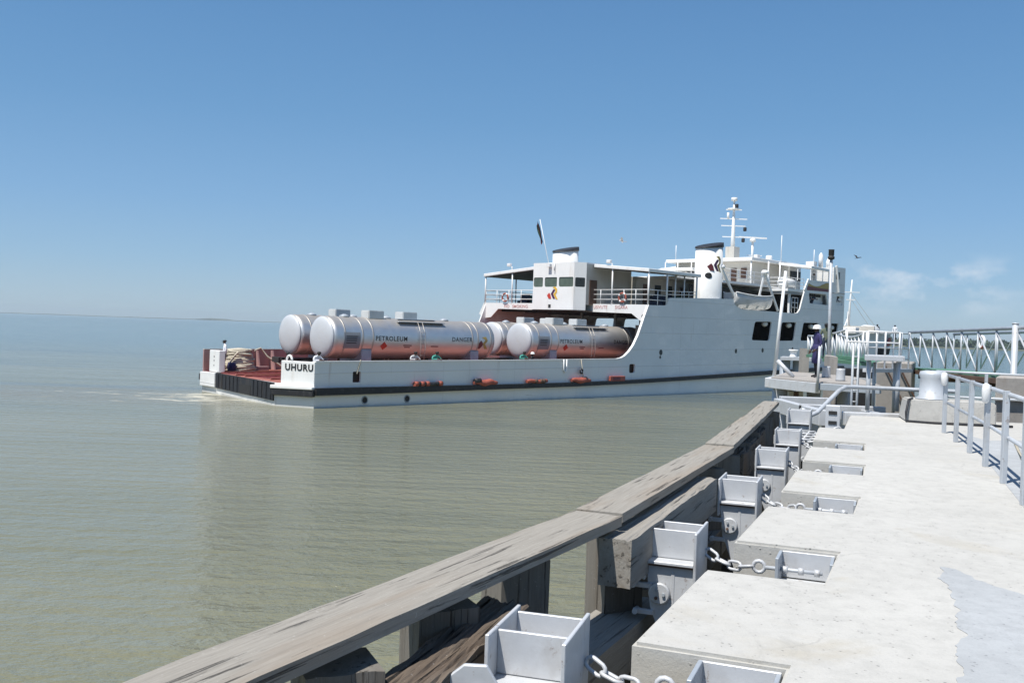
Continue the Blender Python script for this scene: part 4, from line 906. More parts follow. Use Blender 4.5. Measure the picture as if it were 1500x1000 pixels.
# control house in the middle of the gantry
house = [(27.5, 10.5), (27.5, 6.05), (28.35, 5.5), (34, 5.5), (34, 11.0), (28.3, 11.0)]
def wallseg(a, c, z0, z1, holes_, mat='white', th=.07, name='house_wall'):
    A = Vector((a[0], a[1], 0)); C = Vector((c[0], c[1], 0)); d = (C-A); L = d.length; d.normalize(); nrm = Vector((d.y, -d.x, 0))
    mb = MB(); mb.plate([(0, z0), (L, z0), (L, z1), (0, z1)], holes_, lambda x, z, t__: A+d*x+Vector((0, 0, z))-nrm*(-t__ if False else t__), th)
    return mb.build(name, mat, F), A, d, L, nrm
frontw = [rpoly([(x0, 8.16), (x1, 8.16), (x1, 8.93), (x0, 8.93)], .12, 3) for x0, x1 in ((.08, 1.1), (1.3, 2.65), (2.85, 4.38))]
o, A, d, L, nr = wallseg(house[0], house[1], 6.34, 10.0, frontw)
for x0, x1 in ((.08, 1.1), (1.3, 2.65), (2.85, 4.38)):
    mb = MB(); mb.plate([(x0-.04, 8.12), (x1+.04, 8.12), (x1+.04, 8.97), (x0-.04, 8.97)], [], lambda x, z, t__: A+d*x+Vector((.045+t__, 0, z)), .01); mb.build('window_pane', 'glassg', o)
o, A, d, L, nr = wallseg(house[1], house[2], 6.34, 10.0, [rpoly([(.1, 8.16), (.91, 8.16), (.91, 8.9), (.1, 8.9)], .1, 3)])
mb = MB(); mb.plate([(.06, 8.1), (L-.06, 8.1), (L-.06, 8.96), (.06, 8.96)], [], lambda x, z, t__: A+d*x+Vector((0, 0, z))-nr*(.004+t__), .01); mb.build('window_pane', 'glass', o)
o, A, d, L, nr = wallseg(house[2], house[3], 6.78, 10.0, [], 'cream')
mb = MB(); mb.box(28.75, 29.6, 5.44, 5.497, 6.8, 8.75); mb.build('door', 'brown', o)
wallseg(house[3], house[4], 6.78, 10, [], 'cream'); wallseg(house[4], house[5], 6.34, 10, [], 'white'); wallseg(house[5], house[0], 6.34, 10, [], 'white')
mb = MB(); mb.plate(house, [], lambda a, c, d: (a, c, 10.0+d), .10); mb.build('house_roof', 'white', F)
mb = MB(); mb.plate(house, [], lambda a, c, d: (a, c, 6.30+d), .04); mb.build('house_floor', 'dark', F)
mb = MB(); mb.box(27.47, 27.499, 8.45, 8.7, 6.5, 6.75); mb.build('vent', 'dark', F)
def emblem(mp, s, c1, c2, c3):
    e1 = MB(); e1.plate([(-.10, 0), (.12, .30), (.32, .30), (.10, 0), (.32, -.34), (.12, -.34)], [], mp(s), .012); e1.build('emblem', c1, F)
    e2 = MB(); e2.plate([(-.46, -.10), (-.26, .08), (-.14, -.06), (-.05, -.34), (-.30, -.34)], [], lambda a, c, d: (a, c, d), .012)
    for q in range(8): bmesh.ops.bisect_plane(e2.bm, geom=e2.bm.verts[:]+e2.bm.edges[:]+e2.bm.faces[:], plane_co=(-.45+q*.05, 0, 0), plane_no=(1, 0, 0))
    for vv in e2.bm.verts: vv.co = Vector(mp(s)(*vv.co))
    e2.build('emblem', c2, F)
    arc = [(.05, .46), (.3, .5), (.48, .34), (.48, .12), (.34, -.04), (.56, -.38), (.40, -.38), (.14, -.02), (.30, .12), (.32, .26), (.22, .36)]
    e3 = MB(); e3.plate(arc, [], mp(s), .012); e3.build('emblem', c3, F)
emblem(lambda s: (lambda a, c, d: (27.488-d, 8.35-a*s, 7.6+c*s)), 1.15, 'purple', 'red', 'yellow')
# control house mast lights
mb = MB(); mb.tube([(27.45, 8.1, 10.1), (27.4, 8.1, 9.45)], .05, 6); mb.box(27.2, 27.6, 8.45, 8.8, 9.75, 10.0); mb.build('stern_lamp', 'white2', F)
# canopies
def canopy(y0, z0, y1, z1, u0_, u1_):
    mb = MB()
    mb.hexa([(u0_, y0, z0-.26), (u1_, y0, z0-.26), (u1_, y1, z1-.26), (u0_, y1, z1-.26)], [(u0_, y0, z0), (u1_, y0, z0), (u1_, y1, z1), (u0_, y1, z1)]); return mb
canopy(-.03, 9.58, 5.4, 10.03, 29.1, 36).build('canopy', 'white', F, bevel=.03)
canopy(18.2, 9.48, 11.1, 10.05, 29.1, 36).build('canopy', 'white', F, bevel=.03)
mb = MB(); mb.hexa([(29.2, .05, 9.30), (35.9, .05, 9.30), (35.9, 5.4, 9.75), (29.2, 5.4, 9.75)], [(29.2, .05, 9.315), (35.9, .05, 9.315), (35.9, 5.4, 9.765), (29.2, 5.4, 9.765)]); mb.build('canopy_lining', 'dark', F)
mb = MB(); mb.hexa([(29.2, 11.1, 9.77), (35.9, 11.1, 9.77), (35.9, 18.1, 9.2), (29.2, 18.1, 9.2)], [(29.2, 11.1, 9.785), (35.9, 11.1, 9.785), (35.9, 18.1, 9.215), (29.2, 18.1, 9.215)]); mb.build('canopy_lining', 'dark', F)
for u, y, zt in ((29.25, .07, 9.33), (29.25, 3.6, 9.6), (29.25, 14.7, 9.5), (29.25, 18.05, 9.22), (31.62, .1, 9.3), (33.4, .6, 9.35), (34.6, .6, 9.35), (35.6, .1, 9.3), (35.5, 18.0, 9.2), (33, 18, 9.2)):
    mb = MB(); mb.tube([(u, y, 6.78), (u, y, zt)], .06 if y > .2 else .07, 8); mb.build('canopy_post', 'white2', F)
for y in (3.9, 15.0):
    mb = MB(); mb.box(29.0, 29.25, y-.2, y+.2, 10.05, 10.32); mb.tube([(29.2, y-.3, 9.6), (29.15, y-.3, 10.05)], .06, 6); mb.build('floodlight', 'white2', F, bevel=.06)
def railing(pts, hs, r_, nposts, name='deck_railing', mat='white2', z0=6.88):
    mb = MB()
    for h in hs: mb.tube([Vector(p)+Vector((0, 0, h)) for p in pts], r_, 6)
    for a, c in zip(pts, pts[1:]):
        for i in range(nposts+1):
            q = Vector(a).lerp(Vector(c), i/nposts); mb.tube([q, q+Vector((0, 0, hs[0]))], r_*1.1, 6)
    return mb.build(name, mat, F)
railing([(29.26, .1, 6.88), (29.26, 5.9, 6.88)], (1.12, .75, .36), .028, 5)
railing([(29.26, 10.6, 6.88), (29.26, 18.05, 6.9)], (1.12, .75, .36), .028, 5)
railing([(29.3, .08, 6.88), (31.6, .08, 6.88)], (1.12, .75, .36), .028, 2)
railing([(29.3, 18.0, 6.88), (36, 18.0, 6.88)], (1.12, .75, .36), .028, 4)
railing([(31.7, .1, 7.5), (35.5, .1, 7.62)], (.5, .25), .025, 4)
# passenger saloon behind
mb = MB(); mb.box(34.05, 52, 5.0, 13.2, 6.78, 9.35); mb.build('saloon', 'cream', F)
for u in (35, 36.6, 38.2, 40.2, 42.5, 44.5, 46.5): mb = MB(); mb.box(u, u+.8, 4.95, 4.999, 6.8 if u in (35, 40.2, 44.5) else 7.6, 8.8); mb.build('saloon_door' if u in (35, 40.2, 44.5) else 'saloon_window', 'brown' if u in (35, 40.2, 44.5) else 'glass', F)
mb = MB(); mb.box(36, 53, 2.35, 17.6, 9.36, 9.5); mb.build('saloon_roof', 'white', F)
for i, (u, y) in enumerate(((31, 12.2), (31.6, 13.6), (31, 15.2), (32.4, 16.3), (32, 1.4), (33.2, 1.6), (34.2, 1.2), (33.6, 3.2))):
    mb = MB(); mb.box(u, u+.45, y-.6, y+.6, 6.79, 7.22); mb.box(u+.38, u+.46, y-.6, y+.6, 7.221, 7.75); mb.build('bench', 'c_navy' if i % 3 else 'darkgreen', F, bevel=.03)
# funnels
def funnel(u, y, z0, zb_, parent_label):
    rx, ry = 1.42, .96; mb = MB(); n = 72; base = []; top = []; 
    rings = []
    for h, k in ((z0, 1.02), (zb_, 1.0)):
        ringv = []
        for i in range(n):
            a = 2*pi*i/n; x = rx*cos(a)*k; yy = ry*sin(a)*k
            zz = h if h == z0 else h+.16*cos(a)+.02
            ringv.append((u+x, y+yy, zz))
        rings.append(ringv)
    a = [mb.v(p) for p in rings[0]]; c = [mb.v(p) for p in rings[1]]
    for i in range(n): f = mb.bm.faces.new((a[i], a[(i+1) % n], c[(i+1) % n], c[i])); f.smooth = True
    mb.bm.faces.new(c); fn = mb.build('funnel', 'white', F)
    mb = MB(); a = []; c = []
    for i in range(n):
        th = 2*pi*i/n; x = rx*cos(th)*1.06; yy = ry*sin(th)*1.06
        a.append(mb.v((u+x, y+yy, zb_+.16*cos(th)-.06))); c.append(mb.v((u+x*.98, y+yy*.98, zb_+.18+.33*cos(th))))
    for i in range(n): f = mb.bm.faces.new((a[i], a[(i+1) % n], c[(i+1) % n], c[i])); f.smooth = True
    mb.bm.faces.new(c); mb.bm.faces.new(a[::-1]); mb.build('funnel_cap', 'blackpaint', fn)
    return fn
fn = funnel(38.75, 1.15, 6.8, 12.05, ''); funnel(37.4, 16.0, 9.4, 12.12, '')
def fsurf(s, u0_, z0_):
    def mp(a, c, d):
        x = u0_+a*s; q = max(-1, min(1, (x-38.75)/1.42)); yy = 1.15-(.96+.02+d)*sqrt(max(0, 1-q*q)); return (x, yy, z0_+c*s)
    return mp
emblem(lambda s: fsurf(s, 38.3, 10.5), 1.5, 'purple', 'maroon', 'gold')
mb = MB(); mb.plate(circ(-.0, 0, .25, 14), [], fsurf(1, 37.75, 9.6), .02); mb.build('funnel_port', 'dark', fn)
# boat deck recess, upper decks and bridge
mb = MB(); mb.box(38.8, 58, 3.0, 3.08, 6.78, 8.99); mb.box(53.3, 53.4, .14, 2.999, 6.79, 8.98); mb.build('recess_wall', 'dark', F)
for u in (43, 45, 47.5, 49.5): mb = MB(); mb.box(u, u+.9, 2.93, 2.998, 6.8 if u > 44 else 7.6, 8.7); mb.build('recess_door', 'brown' if u > 44 else 'dark', F)
mb = MB(); mb.box(42.2, 50, 2.0, 16, 9.32, 9.52); mb.build('upper_deck', 'white', F)
mb = MB(); mb.box(50, 58.3, .14, 17.86, 9.0, 9.24); mb.build('bridge_deck', 'white', F)
mb = MB(); mb.box(50.1, 52.8, .2, 1.9, 8.75, 8.99); mb.build('deck_underside_locker', 'greydeck', F)
mb = MB(); mb.box(50.4, 56, 4.3, 12.8, 9.25, 11.8); mb.build('bridge_house', 'cream', F)
for y in (5.0, 6.1): mb = MB(); mb.box(50.34, 50.398, y-.3, y+.3, 9.26 if y > 6 else 10.2, 11.2); mb.build('bridge_door' if y > 6 else 'house_window', 'brown', F)
for y in (8, 9.5, 11, 12.2): mb = MB(); mb.box(50.34, 50.398, y-.45, y+.45, 10.2, 11.2); mb.build('house_window', 'glass', F)
mb = MB(); mb.box(49.3, 58, 3.5, 13.3, 11.82, 12.12); mb.build('bridge_roof', 'white', F, bevel=.03)
mb = MB(); mb.box(48.6, 50.3, 9.6, 13.4, 10.98, 11.24); mb.build('lower_awning', 'white', F, bevel=.02)
for y in (10, 11.6, 13.1): mb = MB(); mb.tube([(49.0, y, 9.52), (49.0, y, 11.85)], .05, 6); mb.build('awning_post', 'white2', F)
for u, y in ((49.5, 3.7), (51.4, 3.0), (52.8, 2.6)): mb = MB(); mb.tube([(u, y, 9.5 if u < 50 else 9.24), (u, y, 11.85)], .07, 8); mb.build('roof_post', 'white2', F)
railing([(42.3, 2.1, 9.52), (50, 2.1, 9.52)], (1.05, .7, .35), .026, 6)
railing([(50.1, .25, 9.24), (53.0, .2, 9.24)], (1.0, .65, .33), .028, 2); railing([(50.1, .25, 9.24), (50.1, 2.1, 9.24)], (1.0, .65, .33), .028, 2)
railing([(50.9, .2, 7.05), (52.0, .2, 7.05)], (1.4, .95, .5), .03, 2); mb = MB(); mb.bar((50.6, .3, 6.9), (50.6, .3, 9.0), .18); mb.build('stanchion', 'white2', F)
mb = MB(); mb.bar((52.85, .02, 9.2), (53.55, .02, 10.25), .12, .25); mb.build('wing_edge', 'white', F)
# bridge wing
mb = MB(); mb.hexa([(53.9, -.05, 11.3), (57.6, -.05, 11.2), (57.6, 3.4, 11.7), (53.9, 3.4, 11.7)], [(53.9, -.05, 11.55), (57.6, -.05, 11.45), (57.6, 3.4, 11.95), (53.9, 3.4, 11.95)]); mb.build('wing_roof', 'white', F, bevel=.02)
mb = MB(); mb.hexa([(53.9, 18.05, 11.3), (57.6, 18.05, 11.2), (57.6, 14.6, 11.7), (53.9, 14.6, 11.7)], [(53.9, 18.05, 11.55), (57.6, 18.05, 11.45), (57.6, 14.6, 11.95), (53.9, 14.6, 11.95)]); mb.build('wing_roof', 'white', F, bevel=.02)
for u, y in ((54, .06), (55.1, .06), (56.3, .06), (57.5, .06), (54, 1.4)): mb = MB(); mb.bar((u, y, 10.2), (u, y, 11.3), .07); mb.build('wing_mullion', 'white2', F)
mb = MB(); mb.box(56.05, 58.3, 3.45, 14.5, 9.25, 11.78); mb.build('wheelhouse', 'hull', F)
mb = MB(); mb.box(56.2, 58.2, 3.38, 3.448, 10.4, 11.3); mb.build('wheelhouse_window', 'glass', F)
mb = MB(); mb.box(58.45, 60.75, .14, 2.4, 6.8, 11.7); mb.build('forward_tower', 'hull', F)
mb = MB(); mb.box(58.9, 59.6, -.03, -.002, 10.6, 11.3); mb.build('tower_window', 'glass', F)
mb = MB(); mb.bar((58.75, -.06, 11.9), (59.4, -.08, 9.35), .22, .12); mb.build('tower_strut', 'white', F)
mb = MB(); mb.lathe([(.3, 11.7), (.34, 12.3), (.18, 12.7)], (59.0, .8, 0), 12); mb.lathe([(.22, 11.7), (.22, 12.9), (.05, 13.2)], (58.6, 1.5, 0), 10); mb.box(57.7, 58.4, 1.8, 2.6, 11.7, 12.3); mb.build('tower_lamps', 'white2', F)
mb = MB(); mb.tube([(60.81, -.02, 9.28), (57.6, -.02, 9.24)], .03, 6); mb.build('tower_ledge', 'greydeck', F)
mb = MB(); mb.box(53.6, 57.4, .55, .62, 7.9, 9.05); mb.build('slot_lining', 'white', F)
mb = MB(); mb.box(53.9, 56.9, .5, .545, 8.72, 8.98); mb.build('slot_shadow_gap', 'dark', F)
mb = MB(); mb.box(58.9, 60.7, .8, .87, 8.0, 9.1); mb.build('slot_lining', 'hull', F)
# painted wave on the wing bulwark
def wave(top, bot, mat, y):
    n = 16; pts = [(53.25+4.5*i/n, top(i/n)) for i in range(n+1)]+[(53.25+4.5*i/n, bot(i/n)) for i in range(n, -1, -1)]
    mb = MB(); mb.plate(pts, [], lambda a, c, d: (a, y+d, c), .004); mb.build('painted_wave', mat, F)
wave(lambda t__: 9.93-.33*sin(pi*min(1, t__*1.5))+.18*max(0, t__-.55), lambda t__: 9.24+.04*t__, 'maroon', -.006)
wave(lambda t__: 9.98-.40*sin(pi*min(1, t__*1.25))*.9+.16*t__, lambda t__: 9.66-.05*sin(pi*t__)-.1*t__, 'gold', -.011)
# side window inner lamps
for u in (46.75, 50.95, 55.1, 59.2): mb = MB(); mb.lathe([(.05, -.34), (.2, -.22), (.25, 0), (.2, .22), (.05, .34)], (0, 0, 0), 12, 'x'); o = mb.build('cabin_lamp', 'white2', F, loc=(u, .45, 5.9))
# main mast and radar
mst = MB(); mst.tube([(53.8, 8.5, 12.1), (53.8, 8.5, 15.2), (53.8, 8.5, 18.2)], [.25, .18, .09], 10); mst.build('main_mast', 'white', F)
mb = MB(); mb.box(53.3, 54.3, 8.0, 9.0, 12.1, 13.6); mb.build('mast_base', 'cream', F)
mb = MB()
for z_, l_ in ((17.3, 1.1), (16.4, 1.9), (15.7, 1.7), (14.6, 1.5)): mb.bar((53.8-l_*.5, 8.5+l_*.5, z_), (53.8+l_*.5, 8.5-l_*.5, z_), .09)
mb.box(53.3, 54.3, 8.1, 8.9, 17.35, 17.45); mb.tube([(53.4, 8.9, 16.4), (53.4, 8.9, 17.0)], .12, 6); mb.tube([(53.8, 8.5, 18.2), (53.8, 8.5, 18.5)], .3, 8)
mb.build('mast_yards', 'white', F)
mb = MB(); 
mb = MB(); mb.tube([(57, 8.2, 12.1), (57, 8.2, 14.4)], .12, 8); mb.lathe([(.3, 14.4), (.3, 14.65), (.1, 14.75)], (57, 8.2, 0), 10); mb.bar((56.0, 9.2, 14.85), (58.0, 7.2, 14.78), .16, .14); mb.bar((56.6, 8.6, 13.0), (57.7, 7.5, 13.0), .08); mb.box(57.0, 57.5, 7.6, 8.0, 12.6, 13.1); mb.build('radar_mast', 'white', F)
mb = MB(); mb.box(55.2, 57.2, 6.8, 10.5, 12.4, 12.5); mb.build('monkey_island_awning', 'white', F); mb = MB(); mb.box(55.4, 57.1, 7, 10.2, 12.11, 12.399); mb.build('monkey_island', 'rust', F)
mb = MB(); mb.lathe([(.32, 12.1), (.32, 12.75), (.26, 12.85)], (56.2, 5.8, 0), 14); mb.build('satellite_dome', 'white2', F)
for u, y, z0, z1 in ((54.5, 3.5, 12, 14.6), (55.5, .6, 11.4, 13.2), (50, 12.6, 12.1, 13.6)): mb = MB(); mb.tube([(u, y, z0), (u, y, z1)], .035, 6); mb.build('whip_antenna', 'white2', F)
for u, y, z_ in ((54.62, 7.68, 15.4), (54.52, 7.78, 14.3), (53.98, 8.3, 17.68)):
    mb = MB(); mb.lathe([(.13, -.2), (.17, -.15), (.17, .15), (.13, .2)], (u, y, z_), 10); mb.build('mast_lamp', 'blackpaint', F)
# aft flagstaff
mb = MB(); mb.tube([(29.6, 10.75, 10.05), (29.6, 12.0, 14.0)], .03, 6); mb.build('flagstaff', 'white2', F)
# foremast, foredeck and bow
mb = MB(); mb.tube([(80.3, 9, 5.4), (80.4, 8.9, 9.5), (80.5, 8.8, 12.0)], [.17, .12, .06], 8); mb.bar((79.7, 9.5, 10.5), (81.1, 8.1, 10.5), .09); mb.bar((80.0, 9.2, 9.6), (80.8, 8.5, 9.6), .12)
mb.build('foremast', 'white', F)
mb = MB(); mb.tube([(80.5, 8.8, 10.3), (87.5, 8.8, 6.4)], .018, 4); mb.tube([(80.5, 8.8, 9.6), (84, 8.0, 6.4)], .018, 4); mb.build('forestay', 'rope', F)
mb = MB()
def bowring(pts, z0, z1, fl0, fl1, th):
    outr = []
    return outr
bp = bow+bowf[::-1][1:]
def bshell(z, k):
    return [(60.8+(x-60.8)*k, 9+(y-9)*(1+(.0 if x < 62 else .01)), z(x)) for x, y in bp]
levels = [bshell(lambda x: -.6, .95), bshell(lambda x: 2.0, .985), bshell(lambda x: 4.75+.01*(x-60), 1.0), bshell(lambda x: 5.40+.012*(x-60), 1.005)]
vv_ = [[mb.v(p) for p in lv] for lv in levels]
for a, c in zip(vv_[:3], vv_[1:3]):
    for i in range(len(a)-1): f = mb.bm.faces.new((a[i], a[i+1], c[i+1], c[i])); f.smooth = True
bmesh.ops.delete(mb.bm, geom=vv_[3], context='VERTS'); mb.build('bow_shell', 'hull', F)
mb = MB(); va = [mb.v(p) for p in levels[2]]; vb = [mb.v(p) for p in levels[3]]
for i in range(len(va)-1): mb.bm.faces.new((va[i], va[i+1], vb[i+1], vb[i]))
mb.build('bow_bulwark', 'cream', F)
mb = MB(); mb.plate([(60.9, .3)]+[(x-.1, y+.25) for x, y in bow[1:-1]]+[(x-.1, y-.25) for x, y in bowf[::-1][1:-1]]+[(60.9, 17.7)], [], lambda a, c, d: (a, c, 4.9-d), .1); mb.build('foredeck', 'cream', F)
mb = MB(); mb.box(70.5, 70.7, 1.3, 16.7, 4.91, 6.3); mb.build('breakwater', 'cream', F)
mb = MB(); mb.lathe([(.85, 75.3), (.95, 75.4), (.95, 77.4), (.85, 77.5)], (0, 4.6, 5.6), 18, 'x'); mb.build('windlass_drum', 'boxwhite', F)
mb = MB(); mb.box(66, 66.8, 1.2, 2.4, 4.91, 6.1); mb.build('deck_locker', 'white', F, bevel=.04)
mb = MB()
for i in range(len(levels[3])-1): mb.bar(levels[3][i], levels[3][i+1], .2, .08)
mb.build('bow_capping', 'cream', F)
mb = MB(); mb.box(64, 70, 9, 14, 4.91, 6.2)
mb.build('foredeck_house', 'cream', F, bevel=.03)
mb = MB(); mb.lathe([(.5, 66), (.62, 66.3), (.62, 71), (.5, 71.3)], (0, 3.4, 5.5), 14, 'x'); mb.build('winch_cover', 'white', F)
mb = MB(); mb.tube([(76, 7, 4.9), (76.4, 7.2, 8.0), (77.2, 7.0, 4.9)], .07, 6); mb.tube([(75.2, 7.4, 4.9), (76.4, 7.2, 7.3)], .06, 6); mb.build('bow_a_frame', 'white2', F)
def bowpanel(name, us, z0, z1, mat, off_):
    mb = MB(); a = []; c = []
    for u in us:
        for (x0, y0), (x1, y1) in zip(bow, bow[1:]):
            if x0 <= u <= x1: y = y0+(y1-y0)*(u-x0)/(x1-x0)
        a.append(mb.v((u, y-off_, z0))); c.append(mb.v((u+.3, y-off_, z1)))
    for i in range(len(a)-1): mb.bm.faces.new((a[i], a[i+1], c[i+1], c[i]))
    bmesh.ops.solidify(mb.bm, geom=mb.bm.faces[:], thickness=.03)
    mb.build(name, mat, F)
bowpanel('bow_door', [76.2, 77, 78, 79, 80.2], 4.25, 5.15, 'red', .14); bowpanel('bow_door_frame', [75.9, 76.5, 77, 78, 79, 80.5], 5.18, 5.35, 'white', .14); bowpanel('bow_opening', [70, 72, 75, 77, 79.5], 3.3, 4.1, 'dark', .13)

# ------------------------------------------------------------------ things on the ferry
def S_thing(name, label, cat, u, v_, z, group=None, rz_=0): return thing(name, label, cat, SW(u, v_, z), SA+rz_, group)
# tank wagons
TLn = 12.75; TR_ = 1.24
def make_wagon(label):
    t_ = S_thing('tank_wagon', label, 'tank wagon', 2.7, 3.5, 1.40, 'silver petroleum tank wagons on the train deck')
    zc = 2.42
    mb = MB(); mb.lathe([(TR_*.995, .02), (TR_, .3), (TR_, TLn-.3), (TR_*.995, TLn-.02)], (0, 0, zc), 48, 'x'); tb_ = mb.build('barrel', 'tank', t_)
    tb_.data.transform(Matrix.Translation((0, 0, -zc))); tb_.location = (0, 0, zc)
    for x0, sg in ((0.02, -1), (TLn-.02, 1)):
        prof = [(TR_*.992, x0)]+[(TR_*.992*cos(a*pi/2/6*.93), x0+sg*.30*sin(a*pi/2/6)) for a in range(1, 7)]
        mb = MB(); mb.lathe(prof, (0, 0, zc), 40, 'x'); mb.build('end_cap', 'tankend', t_)
    for x in (.75, 2.0, 2.75, TLn-2.0, TLn-1.5, TLn-.35):
        mb = MB(); mb.lathe([(TR_+.001, x), (TR_+.022, x+.01), (TR_+.022, x+.09), (TR_+.001, x+.10)], (0, 0, zc), 48, 'x'); mb.build('band', 'tank', t_)
    for x in (2.05, TLn-2.0):
        mb = MB(); mb.box(x, x+.72, -1.12, 1.12, .85, 1.75); mb.build('saddle', 'steel2', t_, bevel=.02)
    for x in (3.0, 5.6):
        mb = MB(); mb.box(x, x+1.15, -.42, .42, zc+1.16, zc+1.68); mb.build('manhole_box', 'boxwhite', t_, bevel=.04, seg=2)
    for x in (1.5, 4.6, 9.3): mb = MB(); mb.lathe([(.3, zc+1.20), (.3, zc+1.30), (.2, zc+1.34), (.08, zc+1.40)], (x, 0, 0), 14); mb.build('valve_cover', 'steel2', t_)
    mb = MB(); mb.box(4.9, 8.6, -.95, -.5, zc+1.03, zc+1.07); mb.box(5.2, 8.2, -.45, .45, zc+1.205, zc+1.24); mb.build('walkway', 'steel2', t_)
    mb = MB()
    for x in (6.35, 6.7): mb.tube([(x, -.97, zc+1.06), (x, -1.33, zc+.35), (x, -1.36, zc-.6), (x, -1.2, .9)], .024, 6)
    for i in range(7): mb.tube([(6.35, -1.33+.0*i, zc+.45-i*.24), (6.7, -1.33, zc+.45-i*.24)], .014, 5)
    mb.build('ladder', 'tank', t_)
    # frame, bogies, wheels, buffers
    mb = MB(); mb.box(-.5, TLn+.5, -.35, .35, .72, .98); mb.box(-.5, -.3, -1.2, 1.2, .68, 1.0); mb.box(TLn+.3, TLn+.5, -1.2, 1.2, .68, 1.0); mb.build('underframe', 'under', t_)
    for x in (1.6, TLn-1.6):
        mb = MB()
        for y in (-.75, .75): mb.box(x-1.15, x+1.15, y-.06, y+.06, .36, .6)
        mb.box(x-.2, x+.2, -.7, .7, .45, .7); bg_ = mb.build('bogie', 'under', t_)
        for dx in (-.8, .8):
            for y in (-.55, .55): mb = MB(); mb.lathe([(.38, y-.05), (.40, y), (.36, y+.06)], (x+dx, 0, .38), 20, 'y'); mb.build('wheel', 'under', bg_)
    for x, sg in ((-.5, -1), (TLn+.5, 1)):
        mb = MB(); mb.tube([(x, 0, .85), (x+sg*.35, 0, .85)], .1, 8); mb.box(x+sg*.35-.06, x+sg*.35+.06, -.25, .25, .68, 1.0); mb.build('coupler', 'under', t_)
    def wrap(x0, z0): 
        def f(x, y, z): th = (z0+y)/TR_; r_ = TR_+.006+z; return (x0+x, -r_*cos(th), zc+r_*sin(th))
        return f
    text_mesh('PETROLEUM', .40, .003, wrap(2.95, -.12), 1.14, .005).build('lettering', 'letter', t_)
    text_mesh('DANGER', .40, .003, wrap(9.0, -.08), 1.14, .005).build('lettering', 'letter', t_)
    wrap_poly(MB(), [(3.35, -.45), (3.62, -.18), (3.89, -.45), (3.62, -.72)], wrap, .004).build('hazard_diamond', 'red', t_)
    for a0, a1, c0 in ((5.1, 5.75, -.42), (5.2, 5.65, -.54), (7.3, 7.9, -.46)): wrap_poly(MB(), [(a0, c0), (a1, c0), (a1, c0+.06), (a0, c0+.06)], wrap, .004).build('small_print', 'maroon', t_)
    sg_ = wrap_poly(MB(), [(.72, -.62), (1.85, -.62), (1.85, .34), (.72, .34)], wrap, .02).build('notice_board', 'signgrey', t_)
    for z_ in (.12, 0, -.12, -.26): wrap_poly(MB(), [(.85, z_-.05), (1.6, z_-.05), (1.6+(.12 if z_ > 0 else -.2*abs(z_)), z_), (.85, z_)], (lambda a, c: (lambda x, y, z: wrap(a, c)(0, 0, .022+z))), .003).build('notice_line', 'under', sg_)
    wrap_poly(MB(), [(11.25, -.55), (11.5, -.55), (11.78, -.22), (11.55, .03), (11.3, -.22)], wrap, .004).build('emblem', 'maroon', t_)
    wrap_poly(MB(), [(11.62, .24), (12.0, .28), (12.14, .02), (11.92, -.2), (12.2, -.55), (11.95, -.55), (11.7, -.2), (11.92, .05)], wrap, .004).build('emblem', 'gold', t_)
    return t_
wl_ = ['nearest silver petroleum tank wagon directly behind the bulwark with the men', 'silver petroleum tank wagon at the far side, its end just left of the nearest wagon',
       'silver petroleum tank wagon running in under the passenger deck on the near track', 'silver petroleum tank wagon mostly hidden behind the one running under the passenger deck']
w0 = make_wagon(wl_[0])
for k, (u, y, z) in enumerate(((2.72, 3.5, 1.38), (3.05, 7.5, 1.43), (19.05, 3.5, 1.47), (20.1, 7.5, 1.49))):
    o = w0 if k == 0 else copy_tree(w0); o['label'] = wl_[k]; o.location = SW(u, y, z)
# rope coil
mb = MB(); rr = random.Random(3)
for lay in range(13):
    r_ = 1.0-.025*lay+rr.uniform(-.05, .05); h = .06+lay*.105; pts = []
    for i in range(22):
        a = 2*pi*i/22; pts.append((r_*(1+.05*sin(3*a+lay))*cos(a), r_*(1+.05*sin(2*a+lay*2))*sin(a), h+.05*sin(2*a+lay*1.7)))
    mb.tube(pts, .075, 6, True)
for lay in range(3):
    a0 = rr.uniform(0, 6.28); pts = [(1.02*cos(a0+t__*.9)*(1-.0*t__), 1.02*sin(a0+t__*.9), .15+1.15*t__) for t__ in [j/6 for j in range(7)]]; mb.tube(pts, .07, 6)
for lay in range(4):
    r_ = .7-.18*lay; mb.tube([(r_*cos(2*pi*i/16), r_*sin(2*pi*i/16), 1.38+.02*lay) for i in range(16)], .075, 6, True)
mb.lathe([(.96, 0), (.9, .7), (.62, 1.36), (.3, 1.40)], (0, 0, 0), 20)
o = mb.build('rope_coil', 'rope'); o.location = SW(2.35, 12.35, 1.31); tag(o, 'tall coil of beige mooring rope on the red stern deck', 'rope coil')
mb = MB(); mb.tube([(0, 0, 0), (.6, .3, .15), (1.0, .1, -.4), (2.0, -.4, -1.15), (3.2, -.8, -1.2), (5, -1.0, -1.22)], .07, 6); o = mb.build('mooring_rope', 'rope'); o.location = SW(4.2, 13.7, 2.62); o.rotation_euler = (0, 0, SA); tag(o, 'loose mooring rope hanging over the maroon bulwark onto the deck', 'rope')
mb = MB(); mb.lathe([(.25, 0), (.28, .3), (.25, .6)], (0, 0, 0), 12); o = mb.build('blue_drum', 'c_blue'); o.location = SW(1.4, 11.6, 1.31); tag(o, 'small blue drum between the white locker and the rope coil', 'drum')
